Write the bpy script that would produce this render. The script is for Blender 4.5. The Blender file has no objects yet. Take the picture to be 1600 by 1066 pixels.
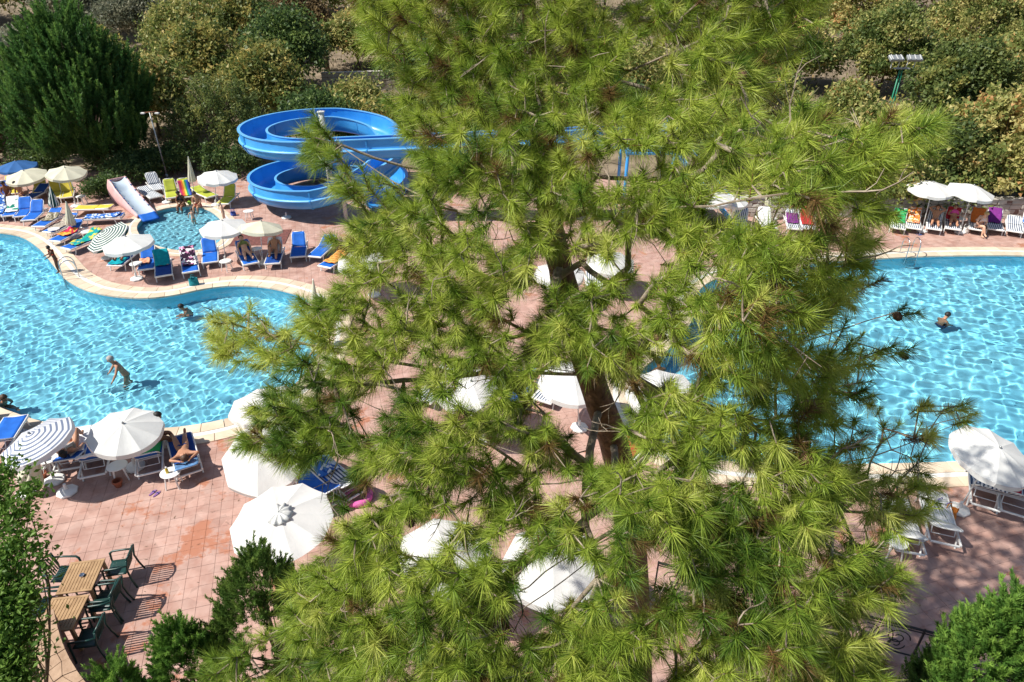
import bpy, math, random
import numpy as np
from mathutils import Vector, Matrix
from mathutils.geometry import tessellate_polygon
random.seed(7)
RNG = np.random.default_rng(7)
SC = bpy.context.scene
COL = SC.collection
R = math.radians

# ---------------------------------------------------------------- camera, sky, sun, exposure
CAM_H, PITCH, FPX = 12.7, R(30.7), 1067.0          # balcony height, tilt below the horizon, focal length for a 1600 px wide frame
cam = bpy.data.objects.new('camera', bpy.data.cameras.new('camera'))
COL.objects.link(cam)
cam.location = (0, 0, CAM_H)
cam.rotation_euler = (R(90) - PITCH, 0, 0)
cam.data.sensor_width = 36
cam.data.lens = 36 * FPX / 1600
cam.data.clip_start, cam.data.clip_end = 0.05, 2000
SC.camera = cam
SHADOW = Vector((0.80, 0.22, -1.0))               # direction the sunlight travels
world = bpy.data.worlds.new('World'); SC.world = world; world.use_nodes = True
_n = world.node_tree.nodes
_sky = _n.new('ShaderNodeTexSky'); _sky.sky_type = 'NISHITA'; _sky.sun_disc = False
_sky.sun_elevation = math.atan2(1.0, math.hypot(SHADOW.x, SHADOW.y))
_sky.sun_rotation = math.atan2(-SHADOW.x, -SHADOW.y)
world.node_tree.links.new(_sky.outputs[0], _n['Background'].inputs[0])
_n['Background'].inputs[1].default_value = 0.075
sun_data = bpy.data.lights.new('sun', 'SUN'); sun = bpy.data.objects.new('sun', sun_data); COL.objects.link(sun)
sun_data.energy = 5.0; sun_data.angle = R(0.5); sun_data.color = (1.0, 0.955, 0.87)
sun.rotation_euler = SHADOW.to_track_quat('-Z', 'Y').to_euler()
sun_data.cycles.is_caustics_light = True
SC.view_settings.view_transform = 'Standard'; SC.view_settings.look = 'None'
SC.view_settings.exposure = 0.5; SC.view_settings.gamma = 1.0; SC.view_settings.use_curve_mapping = False
SC.cycles.use_denoising = True
SC.cycles.max_bounces = 7; SC.cycles.transparent_max_bounces = 8
SC.cycles.caustics_reflective = False
SC.cycles.sample_clamp_indirect = 6.0

# ---------------------------------------------------------------- helpers
_c, _s = math.cos(PITCH), math.sin(PITCH)
def ray(px, py):
    u, v = px - 800.0, py - 533.0
    return Vector((u, FPX * _c - v * _s, -(FPX * _s + v * _c))) / FPX
def G(px, py, z=0.0):
    d = ray(px, py); return Vector((0, 0, CAM_H)) + d * ((z - CAM_H) / d.z)
def P(px, py, depth):
    return Vector((0, 0, CAM_H)) + ray(px, py) * depth

def link(o, parent=None):
    COL.objects.link(o)
    if parent is not None: o.parent = parent
    return o
def tag(o, label=None, cat=None, group=None, kind=None):
    if label: o['label'] = label
    if cat: o['category'] = cat
    if group: o['group'] = group
    if kind: o['kind'] = kind
    return o
def thing(name, label, cat, loc=(0, 0, 0), rz=0.0, group=None):
    o = bpy.data.objects.new(name, None); o.empty_display_size = 0.2
    link(o); o.location = loc; o.rotation_euler = (0, 0, rz)
    return tag(o, label, cat, group)

class MB:
    """collects simple shapes into one mesh"""
    def __init__(self): self.v = []; self.f = []
    def add(self, vs, fs):
        b = len(self.v); self.v += [tuple(p) for p in vs]; self.f += [tuple(i + b for i in q) for q in fs]; return self
    def box(self, c, s, rot=None, bev=0.0):
        hx, hy, hz = s[0] / 2, s[1] / 2, s[2] / 2
        if bev <= 0:
            vs = [Vector((x, y, z)) for z in (-hz, hz) for x, y in ((-hx, -hy), (hx, -hy), (hx, hy), (-hx, hy))]
            fs = [(3, 2, 1, 0), (4, 5, 6, 7), (0, 1, 5, 4), (1, 2, 6, 5), (2, 3, 7, 6), (3, 0, 4, 7)]
        else:
            b = min(bev, hx * .9, hy * .9, hz * .9); vs = []
            for z, i in ((-hz, b), (-hz + b, 0), (hz - b, 0), (hz, b)):
                vs += [Vector((x, y, z)) for x, y in ((-hx + i, -hy + i), (hx - i, -hy + i), (hx - i, hy - i), (-hx + i, hy - i))]
            fs = [(3, 2, 1, 0), (12, 13, 14, 15)]
            for k in range(3):
                for j in range(4):
                    fs.append((k * 4 + j, k * 4 + (j + 1) % 4, k * 4 + 4 + (j + 1) % 4, k * 4 + 4 + j))
        if rot is not None: vs = [rot @ p for p in vs]
        c = Vector(c); return self.add([p + c for p in vs], fs)
    def tube(self, pts, r, n=8, cap=True):
        pts = [Vector(p) for p in pts]; m = len(pts)
        rr = r if isinstance(r, (list, tuple)) else [r] * m
        vs = []; fs = []; up = None
        for i, p in enumerate(pts):
            t = (pts[min(i + 1, m - 1)] - pts[max(i - 1, 0)])
            t = t.normalized() if t.length > 1e-9 else Vector((0, 0, 1))
            if up is None:
                up = Vector((0, 0, 1)) if abs(t.z) < .9 else Vector((1, 0, 0))
            a = up - t * up.dot(t)
            a = a.normalized() if a.length > 1e-6 else t.orthogonal().normalized()
            up = a; b = t.cross(a)
            for k in range(n):
                w = 2 * math.pi * k / n
                vs.append(p + (a * math.cos(w) + b * math.sin(w)) * rr[i])
        for i in range(m - 1):
            for k in range(n):
                fs.append((i * n + k, i * n + (k + 1) % n, (i + 1) * n + (k + 1) % n, (i + 1) * n + k))
        if cap: fs += [tuple(range(n))[::-1], tuple((m - 1) * n + k for k in range(n))]
        return self.add(vs, fs)
    def lathe(self, prof, n=24, c=(0, 0, 0), cap=True):
        c = Vector(c); vs = []; fs = []
        for r, z in prof:
            for k in range(n):
                w = 2 * math.pi * k / n; vs.append(c + Vector((r * math.cos(w), r * math.sin(w), z)))
        m = len(prof)
        for i in range(m - 1):
            for k in range(n): fs.append((i * n + k, i * n + (k + 1) % n, (i + 1) * n + (k + 1) % n, (i + 1) * n + k))
        if cap: fs += [tuple(range(n))[::-1], tuple((m - 1) * n + k for k in range(n))]
        return self.add(vs, fs)
    def grid(self, fn, nu, nv, thick=0.0):
        """fn(u,v)->Vector for u,v in 0..1"""
        vs = [fn(i / nu, j / nv) for j in range(nv + 1) for i in range(nu + 1)]
        fs = [(j * (nu + 1) + i, j * (nu + 1) + i + 1, (j + 1) * (nu + 1) + i + 1, (j + 1) * (nu + 1) + i) for j in range(nv) for i in range(nu)]
        return self.add(vs, fs)
    def build(self, name, mat, parent=None, smooth=False, solid=0.0, edge=None):
        me = bpy.data.meshes.new(name); me.from_pydata(self.v, [], self.f)
        if isinstance(mat, (list, tuple)):
            for q in mat: me.materials.append(q)
        elif mat is not None: me.materials.append(mat)
        if smooth: me.polygons.foreach_set('use_smooth', [True] * len(me.polygons))
        if smooth == 'auto' and hasattr(me, 'set_sharp_from_angle'): me.set_sharp_from_angle(angle=R(40))
        me.validate(); me.update()
        o = bpy.data.objects.new(name, me); link(o, parent)
        if solid:
            s = o.modifiers.new('thickness', 'SOLIDIFY'); s.thickness = solid; s.offset = 0
        return o

def npmesh(name, V, F, mat, parent=None, tint=None, smooth=False):
    """V (n,3), F list of int arrays (k, m) all of them m-gons"""
    me = bpy.data.meshes.new(name); V = np.asarray(V, dtype=np.float32)
    me.vertices.add(len(V)); me.vertices.foreach_set('co', V.ravel())
    Fs = F if isinstance(F, list) else [F]; Fs = [np.asarray(q, dtype=np.int32) for q in Fs if len(q)]
    nl = sum(q.size for q in Fs); npoly = sum(len(q) for q in Fs)
    me.loops.add(nl); me.polygons.add(npoly)
    me.loops.foreach_set('vertex_index', np.concatenate([q.ravel() for q in Fs]))
    tot = np.concatenate([np.full(len(q), q.shape[1], dtype=np.int32) for q in Fs])
    st = np.concatenate([[0], np.cumsum(tot)[:-1]]).astype(np.int32)
    me.polygons.foreach_set('loop_start', st)
    me.polygons.foreach_set('use_smooth', np.full(npoly, bool(smooth)))
    if tint is not None:
        a = me.attributes.new('tint', 'FLOAT', 'POINT'); a.data.foreach_set('value', np.asarray(tint, dtype=np.float32))
    if mat is not None: me.materials.append(mat)
    me.update(calc_edges=True)
    o = bpy.data.objects.new(name, me); return link(o, parent)

def inside(poly, X, Y):
    X = np.asarray(X, float); Y = np.asarray(Y, float); r = np.zeros(X.shape, bool); n = len(poly); j = n - 1
    for i in range(n):
        xi, yi = poly[i][0], poly[i][1]; xj, yj = poly[j][0], poly[j][1]
        if yi != yj:
            c = ((yi > Y) != (yj > Y)) & (X < (xj - xi) * (Y - yi) / (yj - yi) + xi); r ^= c
        j = i
    return r
def smooth_closed(pts, sub=8):
    """closed Catmull-Rom"""
    n = len(pts); out = []
    for i in range(n):
        p0, p1, p2, p3 = (Vector(pts[(i + k - 1) % n]) for k in range(4))
        for s in range(sub):
            t = s / sub
            out.append(0.5 * ((2 * p1) + (p2 - p0) * t + (2 * p0 - 5 * p1 + 4 * p2 - p3) * t * t + (3 * p1 - p0 - 3 * p2 + p3) * t ** 3))
    return out
def spline(pts, sub=6):
    pts = [Vector(p) for p in pts]; q = [pts[0] * 2 - pts[1]] + pts + [pts[-1] * 2 - pts[-2]]; out = []
    for i in range(1, len(q) - 2):
        p0, p1, p2, p3 = q[i - 1:i + 3]
        for s in range(sub):
            t = s / sub
            out.append(0.5 * ((2 * p1) + (p2 - p0) * t + (2 * p0 - 5 * p1 + 4 * p2 - p3) * t * t + (3 * p1 - p0 - 3 * p2 + p3) * t ** 3))
    return out + [pts[-1]]
def offset_poly(pts, d):
    """outward offset of a counter-clockwise outline"""
    n = len(pts); out = []
    for i in range(n):
        t = Vector(pts[(i + 1) % n][:2]) - Vector(pts[i - 1][:2]); nrm = Vector((t.y, -t.x)).normalized()
        out.append(Vector((pts[i][0] + nrm.x * d, pts[i][1] + nrm.y * d, 0)))
    return out

# ---------------------------------------------------------------- materials
def _nodes(name):
    m = bpy.data.materials.new(name); m.use_nodes = True; nt = m.node_tree
    return m, nt, nt.nodes['Principled BSDF'], nt.links
def mat(name, col, rough=0.6, var=0.15, scale=6.0, bump=0.0, bscale=40.0, spec=0.4, metal=0.0, col2=None, transl=0.0, coord='Object'):
    m, nt, b, L = _nodes(name); N = nt.nodes
    b.inputs['Roughness'].default_value = rough; b.inputs['Metallic'].default_value = metal
    b.inputs['Specular IOR Level'].default_value = spec
    tc = N.new('ShaderNodeTexCoord'); no = N.new('ShaderNodeTexNoise'); no.inputs['Scale'].default_value = scale; no.inputs['Detail'].default_value = 4
    L.new(tc.outputs[coord], no.inputs['Vector'])
    rp = N.new('ShaderNodeValToRGB'); c2 = col2 or tuple(min(1, c * (1 + var)) for c in col)
    c1 = tuple(c * (1 - var) for c in col) if col2 is None else col
    rp.color_ramp.elements[0].position = .3; rp.color_ramp.elements[1].position = .7
    rp.color_ramp.elements[0].color = (*c1, 1); rp.color_ramp.elements[1].color = (*c2, 1)
    L.new(no.outputs[0], rp.inputs[0]); L.new(rp.outputs[0], b.inputs['Base Color'])
    if bump:
        n2 = N.new('ShaderNodeTexNoise'); n2.inputs['Scale'].default_value = bscale; n2.inputs['Detail'].default_value = 5
        L.new(tc.outputs[coord], n2.inputs['Vector'])
        bp = N.new('ShaderNodeBump'); bp.inputs['Strength'].default_value = bump; bp.inputs['Distance'].default_value = .02
        L.new(n2.outputs[0], bp.inputs['Height']); L.new(bp.outputs[0], b.inputs['Normal'])
    if transl:
        t = N.new('ShaderNodeBsdfTranslucent'); mx = N.new('ShaderNodeMixShader'); mx.inputs[0].default_value = transl
        L.new(rp.outputs[0], t.inputs[0]); L.new(b.outputs[0], mx.inputs[1]); L.new(t.outputs[0], mx.inputs[2])
        L.new(mx.outputs[0], N['Material Output'].inputs[0])
    return m
def leafmat(name, stops, rough=0.5, transl=0.42, spec=0.3):
    """colour picked by the per-leaf 'tint' value"""
    m, nt, b, L = _nodes(name); N = nt.nodes
    a = N.new('ShaderNodeAttribute'); a.attribute_name = 'tint'
    rp = N.new('ShaderNodeValToRGB'); e = rp.color_ramp.elements
    e[0].position, e[0].color = stops[0][0], (*stops[0][1], 1); e[1].position, e[1].color = stops[-1][0], (*stops[-1][1], 1)
    for p, c in stops[1:-1]:
        q = e.new(p); q.color = (*c, 1)
    L.new(a.outputs['Fac'], rp.inputs[0]); L.new(rp.outputs[0], b.inputs['Base Color'])
    b.inputs['Roughness'].default_value = rough; b.inputs['Specular IOR Level'].default_value = spec
    t = N.new('ShaderNodeBsdfTranslucent'); mx = N.new('ShaderNodeMixShader'); mx.inputs[0].default_value = transl
    L.new(rp.outputs[0], t.inputs[0]); L.new(b.outputs[0], mx.inputs[1]); L.new(t.outputs[0], mx.inputs[2])
    L.new(mx.outputs[0], N['Material Output'].inputs[0])
    return m
def stripemat(name, ca, cb, axis=1, freq=8.0, duty=0.5, rough=0.7, transl=0.0, slant=0.0):
    m, nt, b, L = _nodes(name); N = nt.nodes; b.inputs['Roughness'].default_value = rough
    b.inputs['Specular IOR Level'].default_value = .25
    tc = N.new('ShaderNodeTexCoord'); sp = N.new('ShaderNodeSeparateXYZ'); L.new(tc.outputs['Object'], sp.inputs[0])
    ma = N.new('ShaderNodeMath'); ma.operation = 'MULTIPLY'; ma.inputs[1].default_value = freq; L.new(sp.outputs[axis], ma.inputs[0])
    fr = N.new('ShaderNodeMath'); fr.operation = 'FRACT'; L.new(ma.outputs[0], fr.inputs[0])
    gt = N.new('ShaderNodeMath'); gt.operation = 'GREATER_THAN'; gt.inputs[1].default_value = duty; L.new(fr.outputs[0], gt.inputs[0])
    mx = N.new('ShaderNodeMix'); mx.data_type = 'RGBA'; mx.inputs[6].default_value = (*ca, 1); mx.inputs[7].default_value = (*cb, 1)
    L.new(gt.outputs[0], mx.inputs[0]); L.new(mx.outputs[2], b.inputs['Base Color'])
    if transl:
        t = N.new('ShaderNodeBsdfTranslucent'); ms = N.new('ShaderNodeMixShader'); ms.inputs[0].default_value = transl
        L.new(mx.outputs[2], t.inputs[0]); L.new(b.outputs[0], ms.inputs[1]); L.new(t.outputs[0], ms.inputs[2])
        L.new(ms.outputs[0], N['Material Output'].inputs[0])
    return m
def patchmat(name, cols, scale=9.0, rough=0.85, dist='CELL'):
    """patterned cloth: random cells in a few colours"""
    m, nt, b, L = _nodes(name); N = nt.nodes; b.inputs['Roughness'].default_value = rough; b.inputs['Specular IOR Level'].default_value = .15
    tc = N.new('ShaderNodeTexCoord'); vo = N.new('ShaderNodeTexVoronoi'); vo.inputs['Scale'].default_value = scale
    no = N.new('ShaderNodeTexNoise'); no.inputs['Scale'].default_value = scale * .7
    mv = N.new('ShaderNodeMix'); mv.data_type = 'RGBA'; mv.inputs[0].default_value = .12
    L.new(tc.outputs['Object'], no.inputs['Vector']); L.new(tc.outputs['Object'], mv.inputs[6]); L.new(no.outputs['Color'], mv.inputs[7]); L.new(mv.outputs[2], vo.inputs['Vector'])
    rp = N.new('ShaderNodeValToRGB'); rp.color_ramp.interpolation = 'CONSTANT'; e = rp.color_ramp.elements
    k = len(cols); e[0].position = 0; e[0].color = (*cols[0], 1); e[1].position = 1 / k; e[1].color = (*cols[1], 1)
    for i in range(2, k):
        q = e.new(i / k); q.color = (*cols[i], 1)
    if dist == 'CELL':
        sp = N.new('ShaderNodeSeparateColor'); L.new(vo.outputs['Color'], sp.inputs[0]); L.new(sp.outputs[0], rp.inputs[0])
    else:
        L.new(vo.outputs['Distance'], rp.inputs[0])
    L.new(rp.outputs[0], b.inputs['Base Color'])
    return m

M = {}
M['white_plastic'] = mat('white_plastic', (.74, .74, .72), .35, .05, 3)
M['dull_white'] = mat('dull_white', (.6, .6, .58), .5, .08, 3)
M['blue_sling'] = mat('blue_sling', (.014, .12, .50), .7, .14, 4, bump=.15, bscale=120, spec=.2)
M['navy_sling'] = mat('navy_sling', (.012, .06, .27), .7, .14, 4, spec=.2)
M['yellow_sling'] = mat('yellow_sling', (.58, .47, .06), .7, .12, 4, spec=.2)
M['lime_sling'] = mat('lime_sling', (.38, .42, .05), .7, .12, 4, spec=.2)
M['stripe_sling'] = stripemat('striped_sling', (.74, .75, .75), (.03, .06, .13), 1, 11.0, .55)
M['canvas'] = mat('white_canvas', (.70, .70, .68), .8, .10, 1.6, bump=.25, bscale=14, spec=.15, transl=.18)
M['cream_canvas'] = mat('cream_canvas', (.66, .64, .50), .8, .08, 2.5, bump=.1, bscale=14, spec=.15, transl=.18)
M['blue_canvas'] = mat('blue_canvas', (.04, .13, .34), .8, .1, 2.5, spec=.15, transl=.12)
M['navy_stripe_canvas'] = stripemat('navy_striped_canvas', (.70, .71, .73), (.17, .21, .31), 0, 8.5, .6, .8, .15)
M['green_stripe_canvas'] = stripemat('green_striped_canvas', (.74, .76, .72), (.02, .09, .08), 0, 9.0, .5, .8, .15)
M['pole_metal'] = mat('white_painted_pole', (.62, .62, .60), .4, .06, 3)
M['steel'] = mat('stainless_steel', (.55, .56, .58), .22, .06, 3, metal=1.0)
M['grey_metal'] = mat('grey_metal', (.34, .36, .37), .45, .1, 3, metal=.5)
M['iron'] = mat('black_iron', (.012, .012, .014), .5, .2, 8)
M['green_plastic'] = mat('dark_green_plastic', (.008, .042, .036), .38, .2, 4, spec=.5)
M['green_pole'] = mat('green_pole', (.01, .19, .10), .4, .1, 4)
M['bark'] = mat('pine_bark', (.085, .045, .026), .9, .5, 14, bump=1.0, bscale=22, col2=(.24, .13, .075))
M['twig'] = mat('grey_twig', (.17, .125, .09), .9, .4, 9, bump=.5, bscale=40, col2=(.36, .30, .23))
M['shoot'] = mat('brown_shoot', (.16, .075, .03), .8, .3, 20)
M['trunk'] = mat('brown_trunk', (.09, .06, .04), .9, .4, 8, bump=.6, bscale=18, col2=(.19, .14, .10))
M['cone'] = mat('pine_cone', (.10, .05, .028), .8, .4, 30, col2=(.21, .12, .07))
M['terracotta'] = mat('terracotta_pot', (.30, .09, .045), .7, .15, 6)
M['slide'] = mat('blue_fibreglass', (.025, .24, .62), .30, .16, .9, spec=.5, col2=(.06, .34, .74))
M['slide_edge'] = mat('blue_fibreglass_flange', (.11, .38, .72), .38, .1, 1.5, spec=.5)
# ---------------------------------------------------------------- paving, pools, terrain
def pxpoly(lst): return [G(x, y) for x, y in lst]
def ccw(pts):
    a = sum(pts[i][0] * pts[(i + 1) % len(pts)][1] - pts[(i + 1) % len(pts)][0] * pts[i][1] for i in range(len(pts)))
    return pts if a > 0 else pts[::-1]
POOL_L = ccw(smooth_closed(pxpoly([(-200, 380), (-60, 362), (0, 364), (36, 371), (64, 390), (84, 414), (106, 438), (140, 455), (185, 464), (232, 466), (275, 461),
     (318, 452), (360, 447), (405, 448), (445, 455), (480, 467), (502, 486), (508, 520), (495, 560), (466, 598), (420, 632), (362, 654), (304, 666), (243, 672),
     (180, 674), (120, 671), (70, 662), (25, 648), (-20, 628), (-120, 560), (-220, 460)]), 5))
POOL_R = ccw(smooth_closed(pxpoly([(1100, 446), (1135, 431), (1200, 420), (1290, 410), (1380, 404), (1480, 400), (1600, 400), (1670, 408), (1730, 450), (1745, 560), (1700, 670),
     (1600, 715), (1480, 724), (1360, 727), (1240, 728), (1130, 722), (1050, 700), (1000, 655), (985, 610), (1005, 575), (1045, 545), (1078, 505), (1084, 470)]), 5))
POOL_K = ccw(smooth_closed(pxpoly([(213, 358), (224, 341), (248, 329), (282, 323), (316, 325), (338, 336), (350, 352), (348, 372), (332, 386), (300, 393), (262, 390), (228, 378)]), 6))
DECK = [Vector(p) for p in ((-46, 5.2, 0), (46, 5.2, 0), (46, 34.6, 0), (14, 34.6, 0), (9, 41, 0), (-13, 43.2, 0), (-26, 42.4, 0), (-46, 42.4, 0))]

def terrain_z(x, y):
    x = np.asarray(x, float); y = np.asarray(y, float)
    yb = 45 - 9 * np.clip((x - 4) / 10, 0, 1)
    t = np.maximum(0, y - yb)
    z = .10 * t + .0006 * t * t + .22 * np.sin(x * .31 + 1) * np.sin(y * .23) * np.clip(t / 10, 0, 1) + .12 * np.sin(x * .9) * np.sin(y * .8 + 2) * np.clip(t / 6, 0, 1)
    z = z - .05
    ins = (x > -44.5) & (x < 44.5) & (y > 6.5) & (y < yb - 3.5)
    return np.where(ins, -3.0, z)
xs = np.concatenate([np.linspace(-400, -70, 12), np.linspace(-66, 66, 110), np.linspace(70, 400, 12)])
ys = np.concatenate([np.linspace(-60, 4, 8), np.linspace(5, 130, 110), np.linspace(135, 700, 20)])
Xg, Yg = np.meshgrid(xs, ys); Zg = terrain_z(Xg, Yg)
idx = np.arange(Xg.size).reshape(Xg.shape)
ground_mat = mat('dry_earth', (.11, .085, .055), .95, .3, .9, bump=.8, bscale=3.0, col2=(.27, .21, .145))
go = npmesh('ground', np.stack([Xg, Yg, Zg], -1).reshape(-1, 3), np.stack([idx[:-1, :-1], idx[:-1, 1:], idx[1:, 1:], idx[1:, :-1]], -1).reshape(-1, 4), ground_mat, smooth=True)
tag(go, kind='structure')

# --- tile material: pale dried terracotta with wet stains that have their own outline
m, nt, b, L = _nodes('terracotta_tile'); N = nt.nodes
geo = N.new('ShaderNodeNewGeometry'); oi = N.new('ShaderNodeObjectInfo')
n1 = N.new('ShaderNodeTexNoise'); n1.inputs['Scale'].default_value = .8; n1.inputs['Detail'].default_value = 7; n1.inputs['Roughness'].default_value = .68
n2 = N.new('ShaderNodeTexNoise'); n2.inputs['Scale'].default_value = 2.3; n2.inputs['Detail'].default_value = 5
vo = N.new('ShaderNodeTexVoronoi'); vo.inputs['Scale'].default_value = 3.2
for q in (n1, n2, vo): L.new(geo.outputs['Position'], q.inputs['Vector'])
wet = N.new('ShaderNodeValToRGB'); wet.color_ramp.elements[0].position = .585; wet.color_ramp.elements[1].position = .64
pud = N.new('ShaderNodeVectorMath'); pud.operation = 'DISTANCE'; pud.inputs[1].default_value = tuple(G(275, 852)); L.new(geo.outputs['Position'], pud.inputs[0])
pmr = N.new('ShaderNodeMapRange'); pmr.inputs[1].default_value = .2; pmr.inputs[2].default_value = 2.6; pmr.inputs[3].default_value = .085; pmr.inputs[4].default_value = 0; L.new(pud.outputs['Value'], pmr.inputs[0])
padd = N.new('ShaderNodeMath'); padd.operation = 'ADD'; L.new(n1.outputs[0], padd.inputs[0]); L.new(pmr.outputs[0], padd.inputs[1]); L.new(padd.outputs[0], wet.inputs[0])
dry = N.new('ShaderNodeValToRGB'); dry.color_ramp.elements[0].color = (.40, .225, .18, 1); dry.color_ramp.elements[1].color = (.53, .35, .295, 1)
dry.color_ramp.elements[0].position = .3; dry.color_ramp.elements[1].position = .66
L.new(n2.outputs[0], dry.inputs[0])
vbw = N.new('ShaderNodeRGBToBW'); L.new(vo.outputs['Color'], vbw.inputs[0])
cell = N.new('ShaderNodeMix'); cell.data_type = 'RGBA'; cell.blend_type = 'MULTIPLY'; cell.inputs[0].default_value = .22
L.new(dry.outputs[0], cell.inputs[6]); L.new(vbw.outputs[0], cell.inputs[7])
mx = N.new('ShaderNodeMix'); mx.data_type = 'RGBA'; mx.inputs[7].default_value = (.40, .175, .11, 1)
L.new(wet.outputs[0], mx.inputs[0]); L.new(cell.outputs[2], mx.inputs[6]); L.new(mx.outputs[2], b.inputs['Base Color'])
rg = N.new('ShaderNodeMapRange'); rg.inputs[3].default_value = .72; rg.inputs[4].default_value = .38
L.new(wet.outputs[0], rg.inputs[0]); L.new(rg.outputs[0], b.inputs['Roughness']); b.inputs['Specular IOR Level'].default_value = .3
M['tile'] = m
M['grout'] = mat('grout', (.22, .14, .115), .95, .2, 3)
M['coping'] = mat('cream_coping_stone', (.60, .47, .34), .75, .12, 2.5, bump=.15, bscale=30, col2=(.70, .58, .45))
_cn = M['coping'].node_tree; _oi = _cn.nodes.new('ShaderNodeObjectInfo'); _mr = _cn.nodes.new('ShaderNodeMapRange'); _mr.inputs[3].default_value = .78; _mr.inputs[4].default_value = 1.04
_hs = _cn.nodes.new('ShaderNodeHueSaturation'); _cn.links.new(_oi.outputs['Random'], _mr.inputs[0]); _cn.links.new(_mr.outputs[0], _hs.inputs['Value']); _b = _cn.nodes['Principled BSDF']; _src = _b.inputs['Base Color'].links[0].from_socket
_cn.links.new(_src, _hs.inputs['Color']); _cn.links.new(_hs.outputs[0], _b.inputs['Base Color'])
M['coping_band'] = mat('white_overflow_grate', (.66, .64, .60), .6, .1, 4)
M['pool_tile'] = mat('pool_floor', (.22, .66, .86), .6, .07, .6, col2=(.29, .73, .88))
M['kid_tile'] = mat('kid_pool_floor', (.22, .56, .70), .6, .07, .6, col2=(.28, .62, .74))

COPE = 0.95
slab_loops = [DECK, offset_poly(POOL_L, .3), offset_poly(POOL_R, .3), offset_poly(POOL_K, .3)]
tri = tessellate_polygon([[Vector((p.x, p.y, 0)) for p in lp] for lp in slab_loops])
flat = [p for lp in slab_loops for p in lp]
sb = MB(); sb.add([(p.x, p.y, -.012) for p in flat], [t if (flat[t[1]] - flat[t[0]]).cross(flat[t[2]] - flat[t[0]]).z > 0 else t[::-1] for t in tri])
nD = len(DECK)
sb.add([(p.x, p.y, -.012) for p in DECK] + [(p.x, p.y, -.6) for p in DECK], [(i, (i + 1) % nD, nD + (i + 1) % nD, nD + i) for i in range(nD)])
paving = tag(sb.build('paving', M['grout']), kind='structure')

# --- tiles
TS, TA = .30, R(106)
ta, tb = Vector((math.cos(TA - R(90)), math.sin(TA - R(90)), 0)), Vector((math.cos(TA), math.sin(TA), 0))
I, J = np.meshgrid(np.arange(-220, 221), np.arange(-60, 260))
cx = (I * TS * ta.x + J * TS * tb.x).ravel(); cy = (I * TS * ta.y + J * TS * tb.y + 8).ravel()
ok = inside([(p.x + (.2 if p.x < 0 else -.2), p.y + (.2 if p.y < 20 else -.2)) for p in DECK], cx, cy)
for pl, cw in ((POOL_L, COPE), (POOL_R, COPE), (POOL_K, .62)):
    ok &= ~inside(offset_poly(pl, cw - .23), cx, cy)
dep = cy * _c + CAM_H * _s
pxs = 800 + FPX * cx / dep
ok &= (pxs > -140) & (pxs < 1740) & (cy > 7)
cx, cy, pxs, dep = cx[ok], cy[ok], pxs[ok], dep[ok]
pys = 533 - FPX * (cy * _s - CAM_H * _c) / dep
tz = RNG.normal(0, .0012, len(cx)) + .006
vis = (inside([(95, 775), (250, 765), (345, 690), (372, 730), (352, 800), (358, 860), (395, 900), (330, 950), (300, 1000), (200, 1060), (130, 1055), (190, 960), (180, 890), (130, 870)], pxs, pys)
       | inside([(1480, 830), (1600, 800), (1600, 920), (1540, 930), (1500, 980), (1420, 970), (1450, 880)], pxs, pys))
order = np.argsort(np.where(vis, -pys, 1e6)); pick = order[:min(300, int(vis.sum()))]
h = TS / 2 - .0019
t1 = MB().box((0, 0, -.012), (2 * h, 2 * h, .024), None, .003)
tm = bpy.data.meshes.new('tile'); tm.from_pydata(t1.v, [], t1.f); tm.materials.append(M['tile'])
for k in pick:
    o = bpy.data.objects.new('tile', tm); COL.objects.link(o); o.parent = paving
    o.location = (cx[k], cy[k], tz[k]); o.rotation_euler = (RNG.normal(0, .003), RNG.normal(0, .003), TA - R(90))
rest = np.ones(len(cx), bool); rest[pick] = False
q = np.array([(-h, -h), (h, -h), (h, h), (-h, h)])
qw = q[:, :1] * np.array([ta.x, ta.y]) + q[:, 1:] * np.array([tb.x, tb.y])
n = int(rest.sum()); V = np.zeros((n, 8, 3)); V[:, :4, :2] = np.stack([cx[rest], cy[rest]], -1)[:, None] + qw * .993; V[:, 4:, :2] = np.stack([cx[rest], cy[rest]], -1)[:, None] + qw
V[:, :4, 2] = tz[rest][:, None]; V[:, 4:, 2] = -.02
base = (np.arange(n) * 8)[:, None]
F = np.concatenate([base + np.array([0, 1, 2, 3])] + [base + np.array([a_, 4 + a_, 4 + (a_ + 1) % 4, (a_ + 1) % 4]) for a_ in range(4)])
tag(npmesh('tile_field', V.reshape(-1, 3), F, M['tile'], paving), kind='stuff')

# --- pools
wm, wnt, wb, wL = _nodes('pool_water'); WN = wnt.nodes; WN.remove(wb)
rf = WN.new('ShaderNodeBsdfRefraction'); rf.inputs['IOR'].default_value = 1.33; rf.inputs['Roughness'].default_value = 0; rf.inputs[0].default_value = (.90, .98, 1, 1)
gl = WN.new('ShaderNodeBsdfGlossy'); gl.inputs['Roughness'].default_value = .03
fr = WN.new('ShaderNodeFresnel'); fr.inputs[0].default_value = 1.33; ms = WN.new('ShaderNodeMixShader')
wL.new(fr.outputs[0], ms.inputs[0]); wL.new(rf.outputs[0], ms.inputs[1]); wL.new(gl.outputs[0], ms.inputs[2]); wL.new(ms.outputs[0], WN['Material Output'].inputs[0])
M['water'] = wm
def waves(seed, amp, lo, hi, n):
    r = np.random.default_rng(seed); return [(r.uniform(0, 6.28), 2 * math.pi / l, r.uniform(0, 6.28), amp * l * r.uniform(.5, 1.4)) for l in np.geomspace(lo, hi, n)]
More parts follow.
